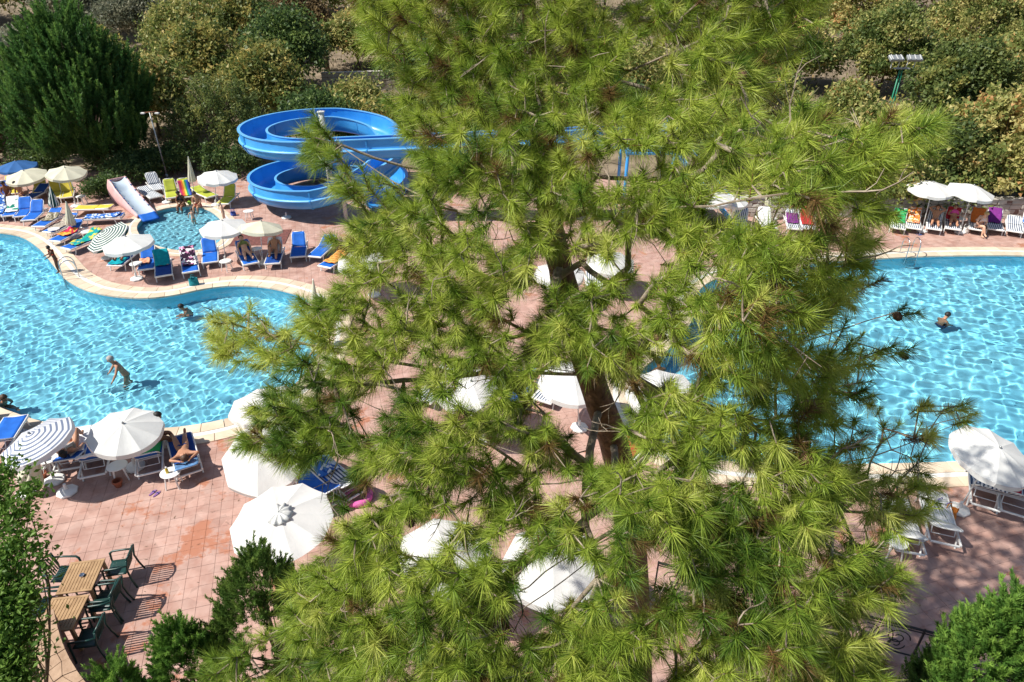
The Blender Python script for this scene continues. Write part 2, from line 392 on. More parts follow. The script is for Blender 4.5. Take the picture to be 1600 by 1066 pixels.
def height(W, X, Y):
    z = np.zeros_like(X)
    for a_, k_, p_, A_ in W: z += A_ * np.sin(k_ * (X * math.cos(a_) + Y * math.sin(a_)) + p_)
    return z
RECEIVERS = []
def pool(poly, depth, name, W, step, cw, level, floor_mat, rampf=None):
    n = len(poly)
    mb = MB()
    tri = tessellate_polygon([[Vector((p.x, p.y, 0)) for p in poly]])
    mb.add([(p.x, p.y, -depth) for p in poly], [t if (poly[t[1]] - poly[t[0]]).cross(poly[t[2]] - poly[t[0]]).z > 0 else t[::-1] for t in tri])
    mb.add([(p.x, p.y, .0) for p in poly] + [(p.x, p.y, -depth) for p in poly], [((i + 1) % n, i, n + i, n + (i + 1) % n) for i in range(n)])
    ba = mb.build(name + '_basin', floor_mat); tag(ba, kind='structure'); ba.cycles.is_caustics_receiver = True; RECEIVERS.append(ba)
    # coping: a rounded inner stone, the grate band, an outer course; each a closed ring
    def ring(o0, o1, z0, z1, nm, mt, drop=.06):
        a_, b_ = offset_poly(poly, o0), offset_poly(poly, o1)
        r = MB(); r.add([(p.x, p.y, z0 - drop) for p in a_] + [(p.x, p.y, z0) for p in a_] + [(p.x, p.y, z1) for p in b_] + [(p.x, p.y, z1 - drop) for p in b_],
                        [(k * n + i, k * n + (i + 1) % n, (k + 1) * n + (i + 1) % n, (k + 1) * n + i) for k in range(3) for i in range(n)])
        return r.build(nm, mt, cp)
    cp = bpy.data.objects.new(name + '_coping', None); link(cp); tag(cp, kind='structure')
    w1 = cw * .42; w2 = cw * .60
    def stones(o0, o1, z):
        a_, b_ = offset_poly(poly, o0), offset_poly(poly, o1); L_ = 0; start = 0
        per = [0.0]
        for i in range(n): per.append(per[-1] + (a_[(i + 1) % n] - a_[i]).length)
        def at(ring_, s):
            s %= per[-1]; i = max(0, min(n - 1, int(np.searchsorted(per, s, side='right')) - 1)); t = (s - per[i]) / max(1e-9, per[i + 1] - per[i])
            return ring_[i] * (1 - t) + ring_[(i + 1) % n] * t
        k = max(6, int(per[-1] / .62)); kept = []; restb = MB()
        for j in range(k):
            s0, s1 = per[-1] * j / k + .009, per[-1] * (j + 1) / k - .009; sm = (s0 + s1) / 2; c = at(a_, sm)
            dz = random.gauss(0, .0015)
            ra = [at(a_, s) for s in (s0, sm, s1)]; rb = [at(b_, s) for s in (s1, sm, s0)]; top = ra + rb
            vs = [(p.x, p.y, z + dz) for p in top] + [(p.x, p.y, z - .07) for p in top]
            fs = [(0, 1, 4, 5), (1, 2, 3, 4)] + [(i, 6 + i, 6 + (i + 1) % 6, (i + 1) % 6) for i in range(6)]
            fs = [q_[::-1] for q_ in fs]
            d_ = c.y * _c + CAM_H * _s; px = 800 + FPX * c.x / d_
            if -40 < px < 1640: MB().add(vs, fs).build('coping_stone', M['coping'], cp)
            else: restb.add(vs, fs)
        if restb.v: tag(restb.build('coping_course', M['coping'], cp), kind='stuff')
    stones(-.03, w1 - .004, .035)
    ring(w1, w2, .026, .026, 'overflow_grate', M['coping_band'])
    stones(w2 + .004, cw, .030)
    # water, only a little way beyond the frame
    x0, x1 = min(p.x for p in poly), max(p.x for p in poly); y0, y1 = min(p.y for p in poly), max(p.y for p in poly)
    gx, gy = np.arange(x0 - step, x1 + step, step), np.arange(y0 - step, y1 + step, step)
    X, Y = np.meshgrid(gx, gy)
    Z = height(W, X, Y) + level
    cxm, cym = (X[:-1, :-1] + X[1:, 1:]) / 2, (Y[:-1, :-1] + Y[1:, 1:]) / 2
    big = offset_poly(poly, .06); okc = inside(big, cxm, cym)
    i_ = np.arange(X.size).reshape(X.shape)
    F = np.stack([i_[:-1, :-1], i_[:-1, 1:], i_[1:, 1:], i_[1:, :-1]], -1)[okc]
    used = np.unique(F); remap = np.full(X.size, -1); remap[used] = np.arange(len(used))
    w = npmesh(name + '_water', np.stack([X, Y, Z], -1).reshape(-1, 3)[used], remap[F], M['water'], smooth=True)
    tag(w, kind='structure'); w.cycles.is_caustics_caster = True
    return w
pool(POOL_L, 1.10, 'main_pool', waves(3, .0034, .20, .9, 40), .045, COPE, -.08, M['pool_tile'])
pool(POOL_R, 1.30, 'swimming_pool', waves(5, .0036, .26, 1.0, 38), .055, COPE, -.08, M['pool_tile'])
pool(POOL_K, .45, 'wading_pool', waves(8, .0085, .16, .6, 22), .04, .62, -.07, M['kid_tile'])
# ---------------------------------------------------------------- furniture builders
LOUNGER_SLING_Z = .34
_lounger_mesh = {}
def shared(key, make):
    """build once, then hand out objects that share the mesh"""
    if key not in _lounger_mesh:
        o = make(); _lounger_mesh[key] = o.data; bpy.data.objects.remove(o)
    return _lounger_mesh[key]
def put(name, me, parent, loc=(0, 0, 0), rot=(0, 0, 0)):
    o = bpy.data.objects.new(name, me); link(o, parent); o.location = loc; o.rotation_euler = rot; return o
LL, LW, HINGE = 1.90, .62, 1.16
def lounger(f, h, sling, label, back=38, group='sun loungers around the pools', flat=False, scale=1.0, style='sling'):
    """f, h: pixels of the foot end and the head end on the deck"""
    a, b = G(*f), G(*h); az = math.atan2(b.y - a.y, b.x - a.x)
    t = thing('sun_lounger', label, 'sun lounger', (a.x, a.y, .006), az, group)
    be = 0 if flat else R(back); z = LOUNGER_SLING_Z
    wp = M['white_plastic']
    def frame():
        m = MB()
        for s in (-1, 1):
            m.box((LL / 2 - .02, s * (LW / 2 + .02), z - .03), (LL - .06, .045, .07), None, .012)
        m.box((.02, 0, z - .03), (.06, LW + .06, .07), None, .012); m.box((HINGE, 0, z - .05), (.05, LW, .04)); m.box((LL - .05, 0, z - .06), (.05, LW, .05), None, .01)
        return m.build('frame', wp)
    put('frame', shared('frame', frame), t)
    def leg():
        m = MB(); m.tube([(0, 0, 0), (.05, 0, .12), (.09, 0, z - .04)], [.022, .024, .03], 6); return m.build('leg', wp)
    lm = shared('leg', leg)
    for x, s, r in ((.16, -1, 0), (.16, 1, 0), (1.62, -1, math.pi), (1.62, 1, math.pi)):
        put('leg', lm, t, (x, s * (LW / 2 + .02), 0), (0, 0, r))
    def seat():
        m = MB(); m.grid(lambda u, v: Vector((.03 + u * (HINGE - .03), (v - .5) * LW, z + .015 - .022 * math.sin(math.pi * v) - .012 * math.sin(math.pi * u))), 8, 6)
        return m.build('seat', sling, None, True, .012)
    if style == 'slat':
        for k in range(13):
            put('slat', shared('slat', lambda: MB().box((0, 0, 0), (.075, LW, .02), None, .006).build('slat', wp)), t, (.07 + k * .088, 0, z + .012))
    else:
        o = put('seat', shared(('seat', sling.name), seat), t); o.modifiers.new('thickness', 'SOLIDIFY').thickness = .012
    bl = LL - HINGE
    bk = bpy.data.objects.new('backrest', shared(('back', sling.name, style), lambda: (MB().grid(lambda u, v: Vector((u * bl, (v - .5) * (LW - .03) * (1 - .12 * max(0, u - .85) / .15), .015 - .02 * math.sin(math.pi * v) - .015 * math.sin(math.pi * u))), 6, 6)
              if style != 'slat' else [mb_ for mb_ in [MB()] if [mb_.box((.06 + k * .088, 0, .012), (.075, LW - .05, .02), None, .006) for k in range(8)]][0]).build('backrest', sling if style != 'slat' else wp, None, style != 'slat')))
    link(bk, t); bk.location = (HINGE, 0, z + .01); bk.rotation_euler = (0, -be, 0)
    if style != 'slat': bk.modifiers.new('thickness', 'SOLIDIFY').thickness = .012
    def bframe():
        m = MB()
        for s in (-1, 1): m.tube([(0, s * (LW / 2 - .005), 0), (bl * .8, s * (LW / 2 - .005), 0), (bl - .03, s * (LW / 2 - .05), 0), (bl, s * (LW / 2 - .12), 0)], .02, 6)
        m.tube([(bl, -LW / 2 + .12, 0), (bl, LW / 2 - .12, 0)], .02, 6); m.tube([(bl * .45, -LW / 2, -.045), (bl * .45, LW / 2, -.045)], .014, 6)
        return m.build('back_frame', wp, None, True)
    put('back_frame', shared('bframe', bframe), bk, (0, 0, -.008))
    if not flat:
        m = MB(); hx, hz = HINGE + bl * .45 * math.cos(be), z + bl * .45 * math.sin(be) - .02
        for s in (-1, 1): m.tube([(hx, s * (LW / 2 - .06), hz), (hx + .10, s * (LW / 2 - .06), z - .05)], .013, 5)
        m.tube([(hx + .10, -LW / 2 + .06, z - .05), (hx + .10, LW / 2 - .06, z - .05)], .012, 5)
        m.build('back_support', wp, t)
    t['_back'] = be
    return t
def towel(lo, mt, u0, u1, label, wide=.56, side=0.0, crumple=.012, hang=0.0, cat='towel', group='towels on the loungers', name='towel'):
    """cloth lying on a lounger from u0 to u1 metres from its foot; it bends with the backrest"""
    be = lo['_back']; z = LOUNGER_SLING_Z; sd = random.random() * 50
    def prof(s):
        if s <= HINGE: return s, z + .028
        d = s - HINGE; return HINGE + d * math.cos(be), z + .032 + d * math.sin(be)
    def fn(u, v):
        s = u0 + (u1 - u0) * u; x, zz = prof(min(s, LL + .01))
        if s > LL + .01: x += .02; zz -= (s - LL)
        y = (v - .5) * wide + side; w = math.sin(s * 9 + sd + 3 * v) * math.sin(v * 11 + sd * 2 + s * 3)
        over = max(0, abs(y) - LW / 2 - .02); zz -= over * .9
        y = math.copysign(min(abs(y), LW / 2 + .05), y)
        return Vector((x + .3 * crumple * math.sin(v * 17 + sd), y + .02 * math.sin(s * 7 + sd), zz + crumple * (1 + w)))
    o = MB().grid(fn, 18, 10).build(name, mt, None, True, .008)
    o.matrix_world = Matrix.Translation(lo.location) @ Matrix.Rotation(lo.rotation_euler.z, 4, 'Z')
    return tag(o, label, cat, group)

def side_table(px, label, zt=.46, round_=False, group='white plastic side tables'):
    c = G(px[0], px[1], zt); t = thing('side_table', label, 'table', (c.x, c.y, .006), random.uniform(0, 1.5), group)
    def top():
        m = MB(); n = 28; prof = [(.0, .445), (.225, .445), (.24, .452), (.24, .468), (.225, .475), (.0, .472)]
        m.lathe(prof, n, cap=False); m.v = [(x * (1.08 if True else 1), y * 1.0, zz) for x, y, zz in m.v]; return m.build('table_top', M['white_plastic'], None, 'auto')
    put('table_top', shared('ttop', top), t)
    lm = shared('tleg', lambda: MB().tube([(.16, 0, .45), (.19, 0, .25), (.235, 0, 0)], [.026, .022, .018], 6).build('leg', M['white_plastic']))
    for k in range(4): put('leg', lm, t, (0, 0, 0), (0, 0, R(45 + 90 * k)))
    return t
def base_mesh():
    return shared('ubase', lambda: MB().lathe([(.0, .0), (.25, .0), (.27, .03), (.26, .07), (.18, .10), (.05, .12), (.035, .30), (.0, .30)], 8, cap=False).build('base', M['white_plastic'], None, 'auto'))
def parasol(base, apex, mt, label, Rr=1.0, n=8, tilt=None, hmax=2.35, cap=False, valance=True, drop=.30, group='parasols around the pools', hset=None, polem=None, base_m=True):
    """base: pixel of the foot on the deck; apex: pixel of the canopy top"""
    b = G(*base); best = None
    for k in range(60):
        hh = 1.5 + k * .016
        if hh > hmax: break
        a = G(apex[0], apex[1], hh); d = (Vector((a.x, a.y)) - Vector((b.x, b.y))).length
        if best is None or d < best[0]: best = (d, hh, a)
    hh, a = best[1], best[2]
    if hset: hh = hset; a = G(apex[0], apex[1], hh)
    t = thing('parasol', label, 'parasol', (b.x, b.y, .006), 0, group)
    top = a - b; top.z = hh
    kink = Vector((top.x * .45, top.y * .45, hh * .6))
    ax = (tilt if tilt is not None else Vector((top.x * .5, top.y * .5, hh))).normalized()
    pole = MB().tube([(0, 0, .05), kink, top - ax * .08, top + ax * .05], .019, 8).build('pole', polem or M['pole_metal'], t, True)
    if base_m: put('base', base_mesh(), t)

    q = ax.to_track_quat('Z', 'Y')
    w = math.pi / n
    def panel():
        m = MB(); nu, nv = 8, 6
        def fn(u, v):
            r = Rr * u; th = (v - .5) * 2 * w
            flat = math.cos(w) / math.cos(th)                      # straight edge between the rib tips
            sag = .075 * Rr * math.sin(math.pi * v) * u
            zz = -drop * Rr * (u ** 1.25) - sag * .5
            rr = r * (flat * .6 + .4 * (1 - .04 * math.sin(math.pi * v)))
            return Vector((rr * math.cos(th), rr * math.sin(th), zz))
        m.grid(fn, nu, nv)
        return m.build('canopy_panel', mt, None, True)
    def val():
        m = MB()
        def fn(u, v):
            th = (v - .5) * 2 * w; flat = math.cos(w) / math.cos(th); rr = Rr * (flat * .6 + .4 * (1 - .04 * math.sin(math.pi * v)))
            zz = -drop * Rr - .0375 * Rr * math.sin(math.pi * v) - u * (.11 + .025 * math.sin(math.pi * v))
            return Vector(((rr + .004 + u * .012) * math.cos(th), (rr + .004 + u * .012) * math.sin(th), zz))
        m.grid(fn, 2, 6); return m.build('valance', mt, None, True)
    pm = shared(('panel', mt.name, Rr, n, drop), panel); vm = shared(('val', mt.name, Rr, n, drop), val)
    rm = shared(('rib', Rr, drop), lambda: MB().tube([(.02, 0, -.03), (Rr * .5, 0, -drop * Rr * .42 - .02), (Rr * .99, 0, -drop * Rr - .012)], .007, 5).build('rib', M['grey_metal']))
    rot0 = random.uniform(0, 1)
    for k in range(n):
        rz = rot0 + 2 * w * k
        mq = Matrix.Translation(top) @ q.to_matrix().to_4x4() @ Matrix.Rotation(rz, 4, 'Z')
        o = put('canopy_panel', pm, t); o.matrix_local = mq
        if valance: v_ = put('valance', vm, o)
        mr = Matrix.Translation(top) @ q.to_matrix().to_4x4() @ Matrix.Rotation(rz + w, 4, 'Z')
        o2 = put('rib', rm, t); o2.matrix_local = mr
    fin = MB().lathe([(.0, .0), (.03, .0), (.035, .02), (.015, .05), (.0, .06)], 10, cap=False).build('finial', M['grey_metal'], t, True)
    fin.matrix_local = Matrix.Translation(top + ax * .01) @ q.to_matrix().to_4x4()
    if cap:
        cm = MB(); cr = .30
        for k in range(n):
            w0, w1 = rot0 + 2 * w * k - w, rot0 + 2 * w * k + w; wm_ = (w0 + w1) / 2
            cm.grid(lambda u, v: Vector((cr * u * (1 - .10 * math.sin(math.pi * v)) * math.cos(w0 + (w1 - w0) * v), cr * u * (1 - .10 * math.sin(math.pi * v)) * math.sin(w0 + (w1 - w0) * v), .055 - .08 * u * u + .028 * u * math.cos(2 * math.pi * v))), 3, 6)
        o = cm.build('vent_cap', mt, t, True, .004); o.matrix_local = Matrix.Translation(top) @ q.to_matrix().to_4x4()
    return t
def closed_parasol(base, tip, mt, label, r=.13, group='closed parasols', hmax=2.6, base_m=True, low=.42):
    b = G(*base); best = None
    for k in range(80):
        hh = 1.4 + k * .016
        if hh > hmax: break
        a = G(tip[0], tip[1], hh); d = (Vector((a.x, a.y)) - Vector((b.x, b.y))).length
        if best is None or d < best[0]: best = (d, hh, a)
    top = best[2] - b; top.z = best[1]
    t = thing('closed_parasol', label, 'parasol', (b.x, b.y, .006), 0, group)
    MB().tube([(0, 0, .05), top], .019, 8).build('pole', M['pole_metal'], t, True)
    if base_m: put('base', base_mesh(), t)
    m = MB(); L_ = best[1]; n = 32; vs = []; rows = 12; ax = top.normalized(); q = ax.to_track_quat('Z', 'Y')
    for j in range(rows + 1):
        s = j / rows; zz = L_ - s * (L_ * (1 - low)); rad = .015 + (r * (s ** .8)) * (1 if s < .9 else 1 - .15 * (s - .9) / .1)
        for k in range(n):
            w = 2 * math.pi * k / n; rr = rad * (1 + .28 * s * math.sin(8 * w + 1.5 * s)); vs.append(q @ Vector((rr * math.cos(w), rr * math.sin(w), zz)))
    fs = [(j * n + k, j * n + (k + 1) % n, (j + 1) * n + (k + 1) % n, (j + 1) * n + k) for j in range(rows) for k in range(n)]
    m.add(vs, [f_[::-1] for f_ in fs]).build('folded_canopy', mt, t, True)
    return t
def umbrella_base(px, label, pole=0.0, tip=None):
    b = G(*px); t = thing('parasol_stand', label, 'parasol stand', (b.x, b.y, .006), 0, 'parasol stands without a canopy')
    put('base', base_mesh(), t)
    if pole: MB().tube([(0, 0, .05), (tip[0], tip[1], pole)], .02, 8).build('pole', M['pole_metal'], t, True)
    return t

# ---------------------------------------------------------------- people
SKIN = {k: mat('skin_' + k, c, .55, .06, 12, spec=.35) for k, c in dict(fair=(.60, .36, .25), tan=(.42, .21, .125), brown=(.24, .11, .06), dark=(.13, .06, .035)).items()}
HAIR = {k: mat('hair_' + k, c, .6, .3, 30) for k, c in dict(black=(.012, .01, .009), brown=(.06, .03, .015), blond=(.42, .29, .12), grey=(.35, .33, .31)).items()}
_cloth = {}
def cloth(c):
    if c not in _cloth: _cloth[c] = mat('swimwear', c, .8, .1, 20, spec=.2)
    return _cloth[c]
FAT = 1.16
def skinned(name, verts, edges, radii, root, mt, parent, lv=1):
    me = bpy.data.meshes.new(name); me.from_pydata([tuple(v) for v in verts], edges, []); me.materials.append(mt)
    o = bpy.data.objects.new(name, me); link(o, parent)
    sk = o.modifiers.new('skin', 'SKIN'); sk.use_smooth_shade = True; sk.branch_smoothing = .4
    d = me.skin_vertices[0].data
    for i, r in enumerate(radii): d[i].radius = (r * FAT, r * FAT) if not isinstance(r, tuple) else r
    for i in range(len(verts)): d[i].use_root = (i == root)
    s = o.modifiers.new('subdivision', 'SUBSURF'); s.levels = lv; s.render_levels = lv
    return o
def person(label, J, skin='tan', hair='brown', bottoms=None, top=None, long_hair=False, loc=(0, 0, 0), rz=0.0, scale=1.0, group=None, bottom_len=.35, in_water=False):
    """J: joint name -> Vector (metres, local)"""
    t = thing('person', label, 'person', loc, rz, group); t.scale = (scale,) * 3
    J = {k: Vector(v) for k, v in J.items()}; V = []; E = []; Rd = []
    def v(p, r, prev=None):
        V.append(Vector(p)); Rd.append(r)
        if prev is not None: E.append((prev, len(V) - 1))
        return len(V) - 1
    pe = v(J['pelvis'], .125); sp = v(J['pelvis'].lerp(J['chest'], .5), .105, pe); ch = v(J['chest'], .13, sp)
    nb = v(J['chest'].lerp(J['neck'], .75), .085, ch); ne = v(J['neck'], .052, nb)
    hd = (J['head'] - J['neck']).normalized(); fc = J.get('face', Vector((1, 0, 0))); fc = (fc - hd * fc.dot(hd)).normalized()
    h0 = v(J['neck'] + hd * .07 + fc * .012, .068, ne); h1 = v(J['neck'] + hd * .15 + fc * .012, .088, h0); h2 = v(J['neck'] + hd * .225, .066, h1)
    for s in 'LR':
        sh = v(J['sh' + s], .062, ch); m_ = v(J['sh' + s].lerp(J['el' + s], .5), .046, sh); el = v(J['el' + s], .038, m_)
        m2 = v(J['el' + s].lerp(J['ha' + s], .4), .037, el); wr = v(J['el' + s].lerp(J['ha' + s], .92), .026, m2)
        d_ = (J['ha' + s] - J['el' + s]).normalized(); side = d_.cross(fc); side = side.normalized() if side.length > .1 else d_.orthogonal().normalized()
        up_ = d_.cross(side).normalized()
        pm = v(J['ha' + s] + d_ * .035, .034, wr)
        for k, (o_, l_) in enumerate(((-.028, .065), (-.010, .078), (.010, .074), (.028, .058))):
            f1 = v(J['ha' + s] + d_ * (.045 + l_ * .5) + side * o_, .0095, pm); v(J['ha' + s] + d_ * (.04 + l_) + side * o_ * 1.1 + up_ * .018, .008, f1)
        t1_ = v(J['ha' + s] + d_ * .03 + side * .05, .011, pm); v(J['ha' + s] + d_ * .065 + side * .062, .009, t1_)
        hp = v(J['hip' + s], .10, pe); th = v(J['hip' + s].lerp(J['kn' + s], .45), .082, hp); kn = v(J['kn' + s], .057, th)
        cf = v(J['kn' + s].lerp(J['an' + s], .35), .056, kn); an = v(J['an' + s], .036, cf); ft = v(J['an' + s].lerp(J['to' + s], .6), .038, an); v(J['to' + s], .026, ft)
    bd = skinned('body', V, E, Rd, pe, SKIN[skin], t)
    if in_water: bd.cycles.is_caustics_receiver = True
    # face: nose, ears, eyes, mouth
    hc = J['neck'] + hd * .145; sd = hd.cross(fc).normalized()
    MB().tube([hc + fc * .085 + hd * .02, hc + fc * .118 - hd * .018, hc + fc * .09 - hd * .025], [.008, .014, .009], 6).build('nose', SKIN[skin], t, True)
    for s in (-1, 1):
        MB().tube([hc + sd * s * .085 - fc * .012 + hd * .02, hc + sd * s * .10 - fc * .02, hc + sd * s * .085 - fc * .01 - hd * .03], [.008, .014, .008], 6).build('ear', SKIN[skin], t, True)
        MB().tube([hc + fc * .090 + sd * s * .034 + hd * .012, hc + fc * .104 + sd * s * .034 + hd * .012], [.012, .007], 6).build('eye', HAIR['brown'], t, True)
    MB().tube([hc + fc * .096 - sd * .022 - hd * .052, hc + fc * .102 - hd * .054, hc + fc * .096 + sd * .022 - hd * .052], [.004, .007, .004], 5).build('mouth', SKIN['brown'], t, True)
    hm = MB(); rows, n = 9, 16; vs = []; bk = Matrix((fc, sd, hd)).transposed()
    for j in range(rows + 1):
        ph = math.pi * .64 * j / rows
        for k in range(n):
            w = 2 * math.pi * k / n; fr_ = math.cos(w); lim = min(ph, R(62) if fr_ > .45 else (R(100) if fr_ > -.2 else R(122)))
            rr = .118 + .005 * math.sin(7 * w + j)
            vs.append(hc + hd * .022 + bk @ Vector((rr * .98 * math.sin(lim) * math.cos(w) - .006, rr * .90 * math.sin(lim) * math.sin(w), rr * math.cos(lim))))
    hm.add(vs, [(j * n + k, (j + 1) * n + k, (j + 1) * n + (k + 1) % n, j * n + (k + 1) % n) for j in range(rows) for k in range(n)])
    if long_hair: hm.tube([hc - fc * .07 + hd * .03, hc - fc * .095 - hd * .09, J['chest'].lerp(J['neck'], .6) - fc * .10], [.055, .06, .03], 8)
    hm.build('hair', HAIR[hair], t, True, .006)
    if bottoms is not None:
        k = bottom_len
        vs = [J['pelvis'] + (J['chest'] - J['pelvis']) * .12, J['pelvis'] + Vector((0, 0, 0))] ; rr = [.128, .138]; ed = [(0, 1)]
        for s in 'LR':
            vs += [J['hip' + s], J['hip' + s].lerp(J['kn' + s], k)]; rr += [.113, .098]; i = len(vs); ed += [(1, i - 2), (i - 2, i - 1)]
        o = skinned('swim_shorts' if k > .2 else 'swim_briefs', vs, ed, rr, 1, cloth(bottoms), t)
        if in_water: o.cycles.is_caustics_receiver = True
    if top is not None:
        c = J['chest']; a_ = c.lerp(J['shL'], .55); b_ = c.lerp(J['shR'], .55); dn = (J['pelvis'] - c).normalized() * .05
        skinned('bikini_top', [a_ + dn + fc * .02, c + dn + fc * .015, b_ + dn + fc * .02], [(0, 1), (1, 2)], [.10, .128, .10], 1, cloth(top), t)
    return t
def lie_pose(be, knee=.12, kneeR=None, arms='side', x0=0.0, head_turn=0.0, splay=.1):
    """on a lounger: foot end at x=0, back hinged at HINGE and raised by be"""
    z = LOUNGER_SLING_Z + .125; d = Vector((math.cos(be), 0, math.sin(be))); nrm = Vector((-math.sin(be), 0, math.cos(be)))
    pe = Vector((HINGE - .08 + x0, 0, z)); ch = pe + d * .40 + nrm * .01; ne = pe + d * .58 + nrm * .01; he = pe + d * .80 + nrm * .05
    J = dict(pelvis=pe, chest=ch, neck=ne, head=he, face=nrm * .9 - d * .25 + Vector((0, head_turn, 0)))
    for s, y in (('L', 1), ('R', -1)):
        kb = knee if (s == 'L' or kneeR is None) else kneeR
        J['sh' + s] = ch + d * .11 + Vector((0, y * .17, 0)); J['hip' + s] = pe + Vector((-.04, y * .09, -.01))
        if arms == 'side': J['el' + s] = ch - d * .14 + Vector((0, y * .27, -.02)); J['ha' + s] = pe + Vector((-.02, y * .25, .0))
        elif arms == 'head': J['el' + s] = ch + d * .22 + Vector((0, y * .36, .02)); J['ha' + s] = ne + d * .22 + Vector((0, y * .14, -.02))
        else: J['el' + s] = ch - d * .12 + Vector((0, y * .25, .02)); J['ha' + s] = pe + d * .16 + nrm * .15 + Vector((0, y * .07, 0))
        J['kn' + s] = pe + Vector((-.44 + kb * .25, y * (.09 + splay * .3), .01 + kb)); J['an' + s] = pe + Vector((-.86 + kb * .9, y * (.09 + splay * .6), -.05)); J['to' + s] = J['an' + s] + Vector((-.05 - .1 * kb, y * .03, .15 - kb * .2))
    return J
def sit_pose(h, lean=.0, foot=.06, arms='lap', apart=.11, cross=False, reach=.0):
    pe = Vector((0, 0, h + .10)); ch = pe + Vector((lean * .5, 0, .38)); ne = ch + Vector((lean * .25 + .02, 0, .18)); he = ne + Vector((.05 + lean * .2, 0, .22))
    J = dict(pelvis=pe, chest=ch, neck=ne, head=he, face=Vector((1, 0, -.15)))
    for s, y in (('L', 1), ('R', -1)):
        J['sh' + s] = ch + Vector((0, y * .17, .10)); J['hip' + s] = pe + Vector((.03, y * .09, -.01)); J['kn' + s] = pe + Vector((.43, y * apart, .0)); J['an' + s] = Vector((.45 + reach, y * apart, foot + .04)); J['to' + s] = J['an' + s] + Vector((.17, y * .02, -.03))
        J['el' + s] = ch + Vector((.07, y * .24, -.16)); J['ha' + s] = pe + Vector((.28, y * .11, .10))
        if arms == 'back': J['el' + s] = ch + Vector((-.14, y * .24, -.16)); J['ha' + s] = pe + Vector((-.22, y * .26, -.06))
    if cross: J['knR'] += Vector((.02, .12, .10)); J['anR'] = J['knR'] + Vector((.10, .10, -.38)); J['toR'] = J['anR'] + Vector((.15, .02, -.06))
    return J
def swim_pose():
    pe = Vector((0, 0, -.10)); ch = pe + Vector((.38, 0, .12)); ne = ch + Vector((.14, 0, .11)); he = ne + Vector((.10, 0, .20))
    J = dict(pelvis=pe, chest=ch, neck=ne, head=he, face=Vector((1, 0, -.1)))
    for s, y in (('L', 1), ('R', -1)):
        J['sh' + s] = ch + Vector((.08, y * .18, .04)); J['hip' + s] = pe + Vector((-.03, y * .09, 0)); J['kn' + s] = pe + Vector((-.44, y * .13, -.10)); J['an' + s] = pe + Vector((-.84, y * .15, -.12)); J['to' + s] = J['an' + s] + Vector((-.16, y * .02, -.04))
        J['el' + s] = ch + Vector((.26, y * .36, -.02)); J['ha' + s] = ch + Vector((.42, y * .50, -.04))
    return J
def stand_pose(h=0.0, lean=0.0, arms='down', stride=.05):
    pe = Vector((0, 0, .92 + h)); ch = pe + Vector((lean * .4, 0, .40)); ne = ch + Vector((lean * .15 + .01, 0, .18)); he = ne + Vector((.03 + lean * .1, 0, .22))
    J = dict(pelvis=pe, chest=ch, neck=ne, head=he, face=Vector((1, 0, -.1 - lean * .5)))
    for s, y in (('L', 1), ('R', -1)):
        J['sh' + s] = ch + Vector((0, y * .18, .10)); J['hip' + s] = pe + Vector((0, y * .09, -.03)); J['kn' + s] = Vector((.03 + y * stride, y * .10, .49 + h)); J['an' + s] = Vector((y * stride, y * .10, .07 + h)); J['to' + s] = J['an' + s] + Vector((.18, y * .03, -.04))
        J['el' + s] = ch + Vector((.0, y * .25, -.18)); J['ha' + s] = ch + Vector((.10, y * .26, -.42))
        if arms == 'rail': J['el' + s] = ch + Vector((.14, y * .26, -.14)); J['ha' + s] = ch + Vector((.36, y * .28, -.22))
        if arms == 'reach': J['el' + s] = ch + Vector((.12, y * .30, -.12)); J['ha' + s] = ch + Vector((.30, y * .34, -.36))
    return J
def on_lounger(lo, J, *a, **k):
    return person(a[0], J, loc=lo.location, rz=lo.rotation_euler.z, **k)
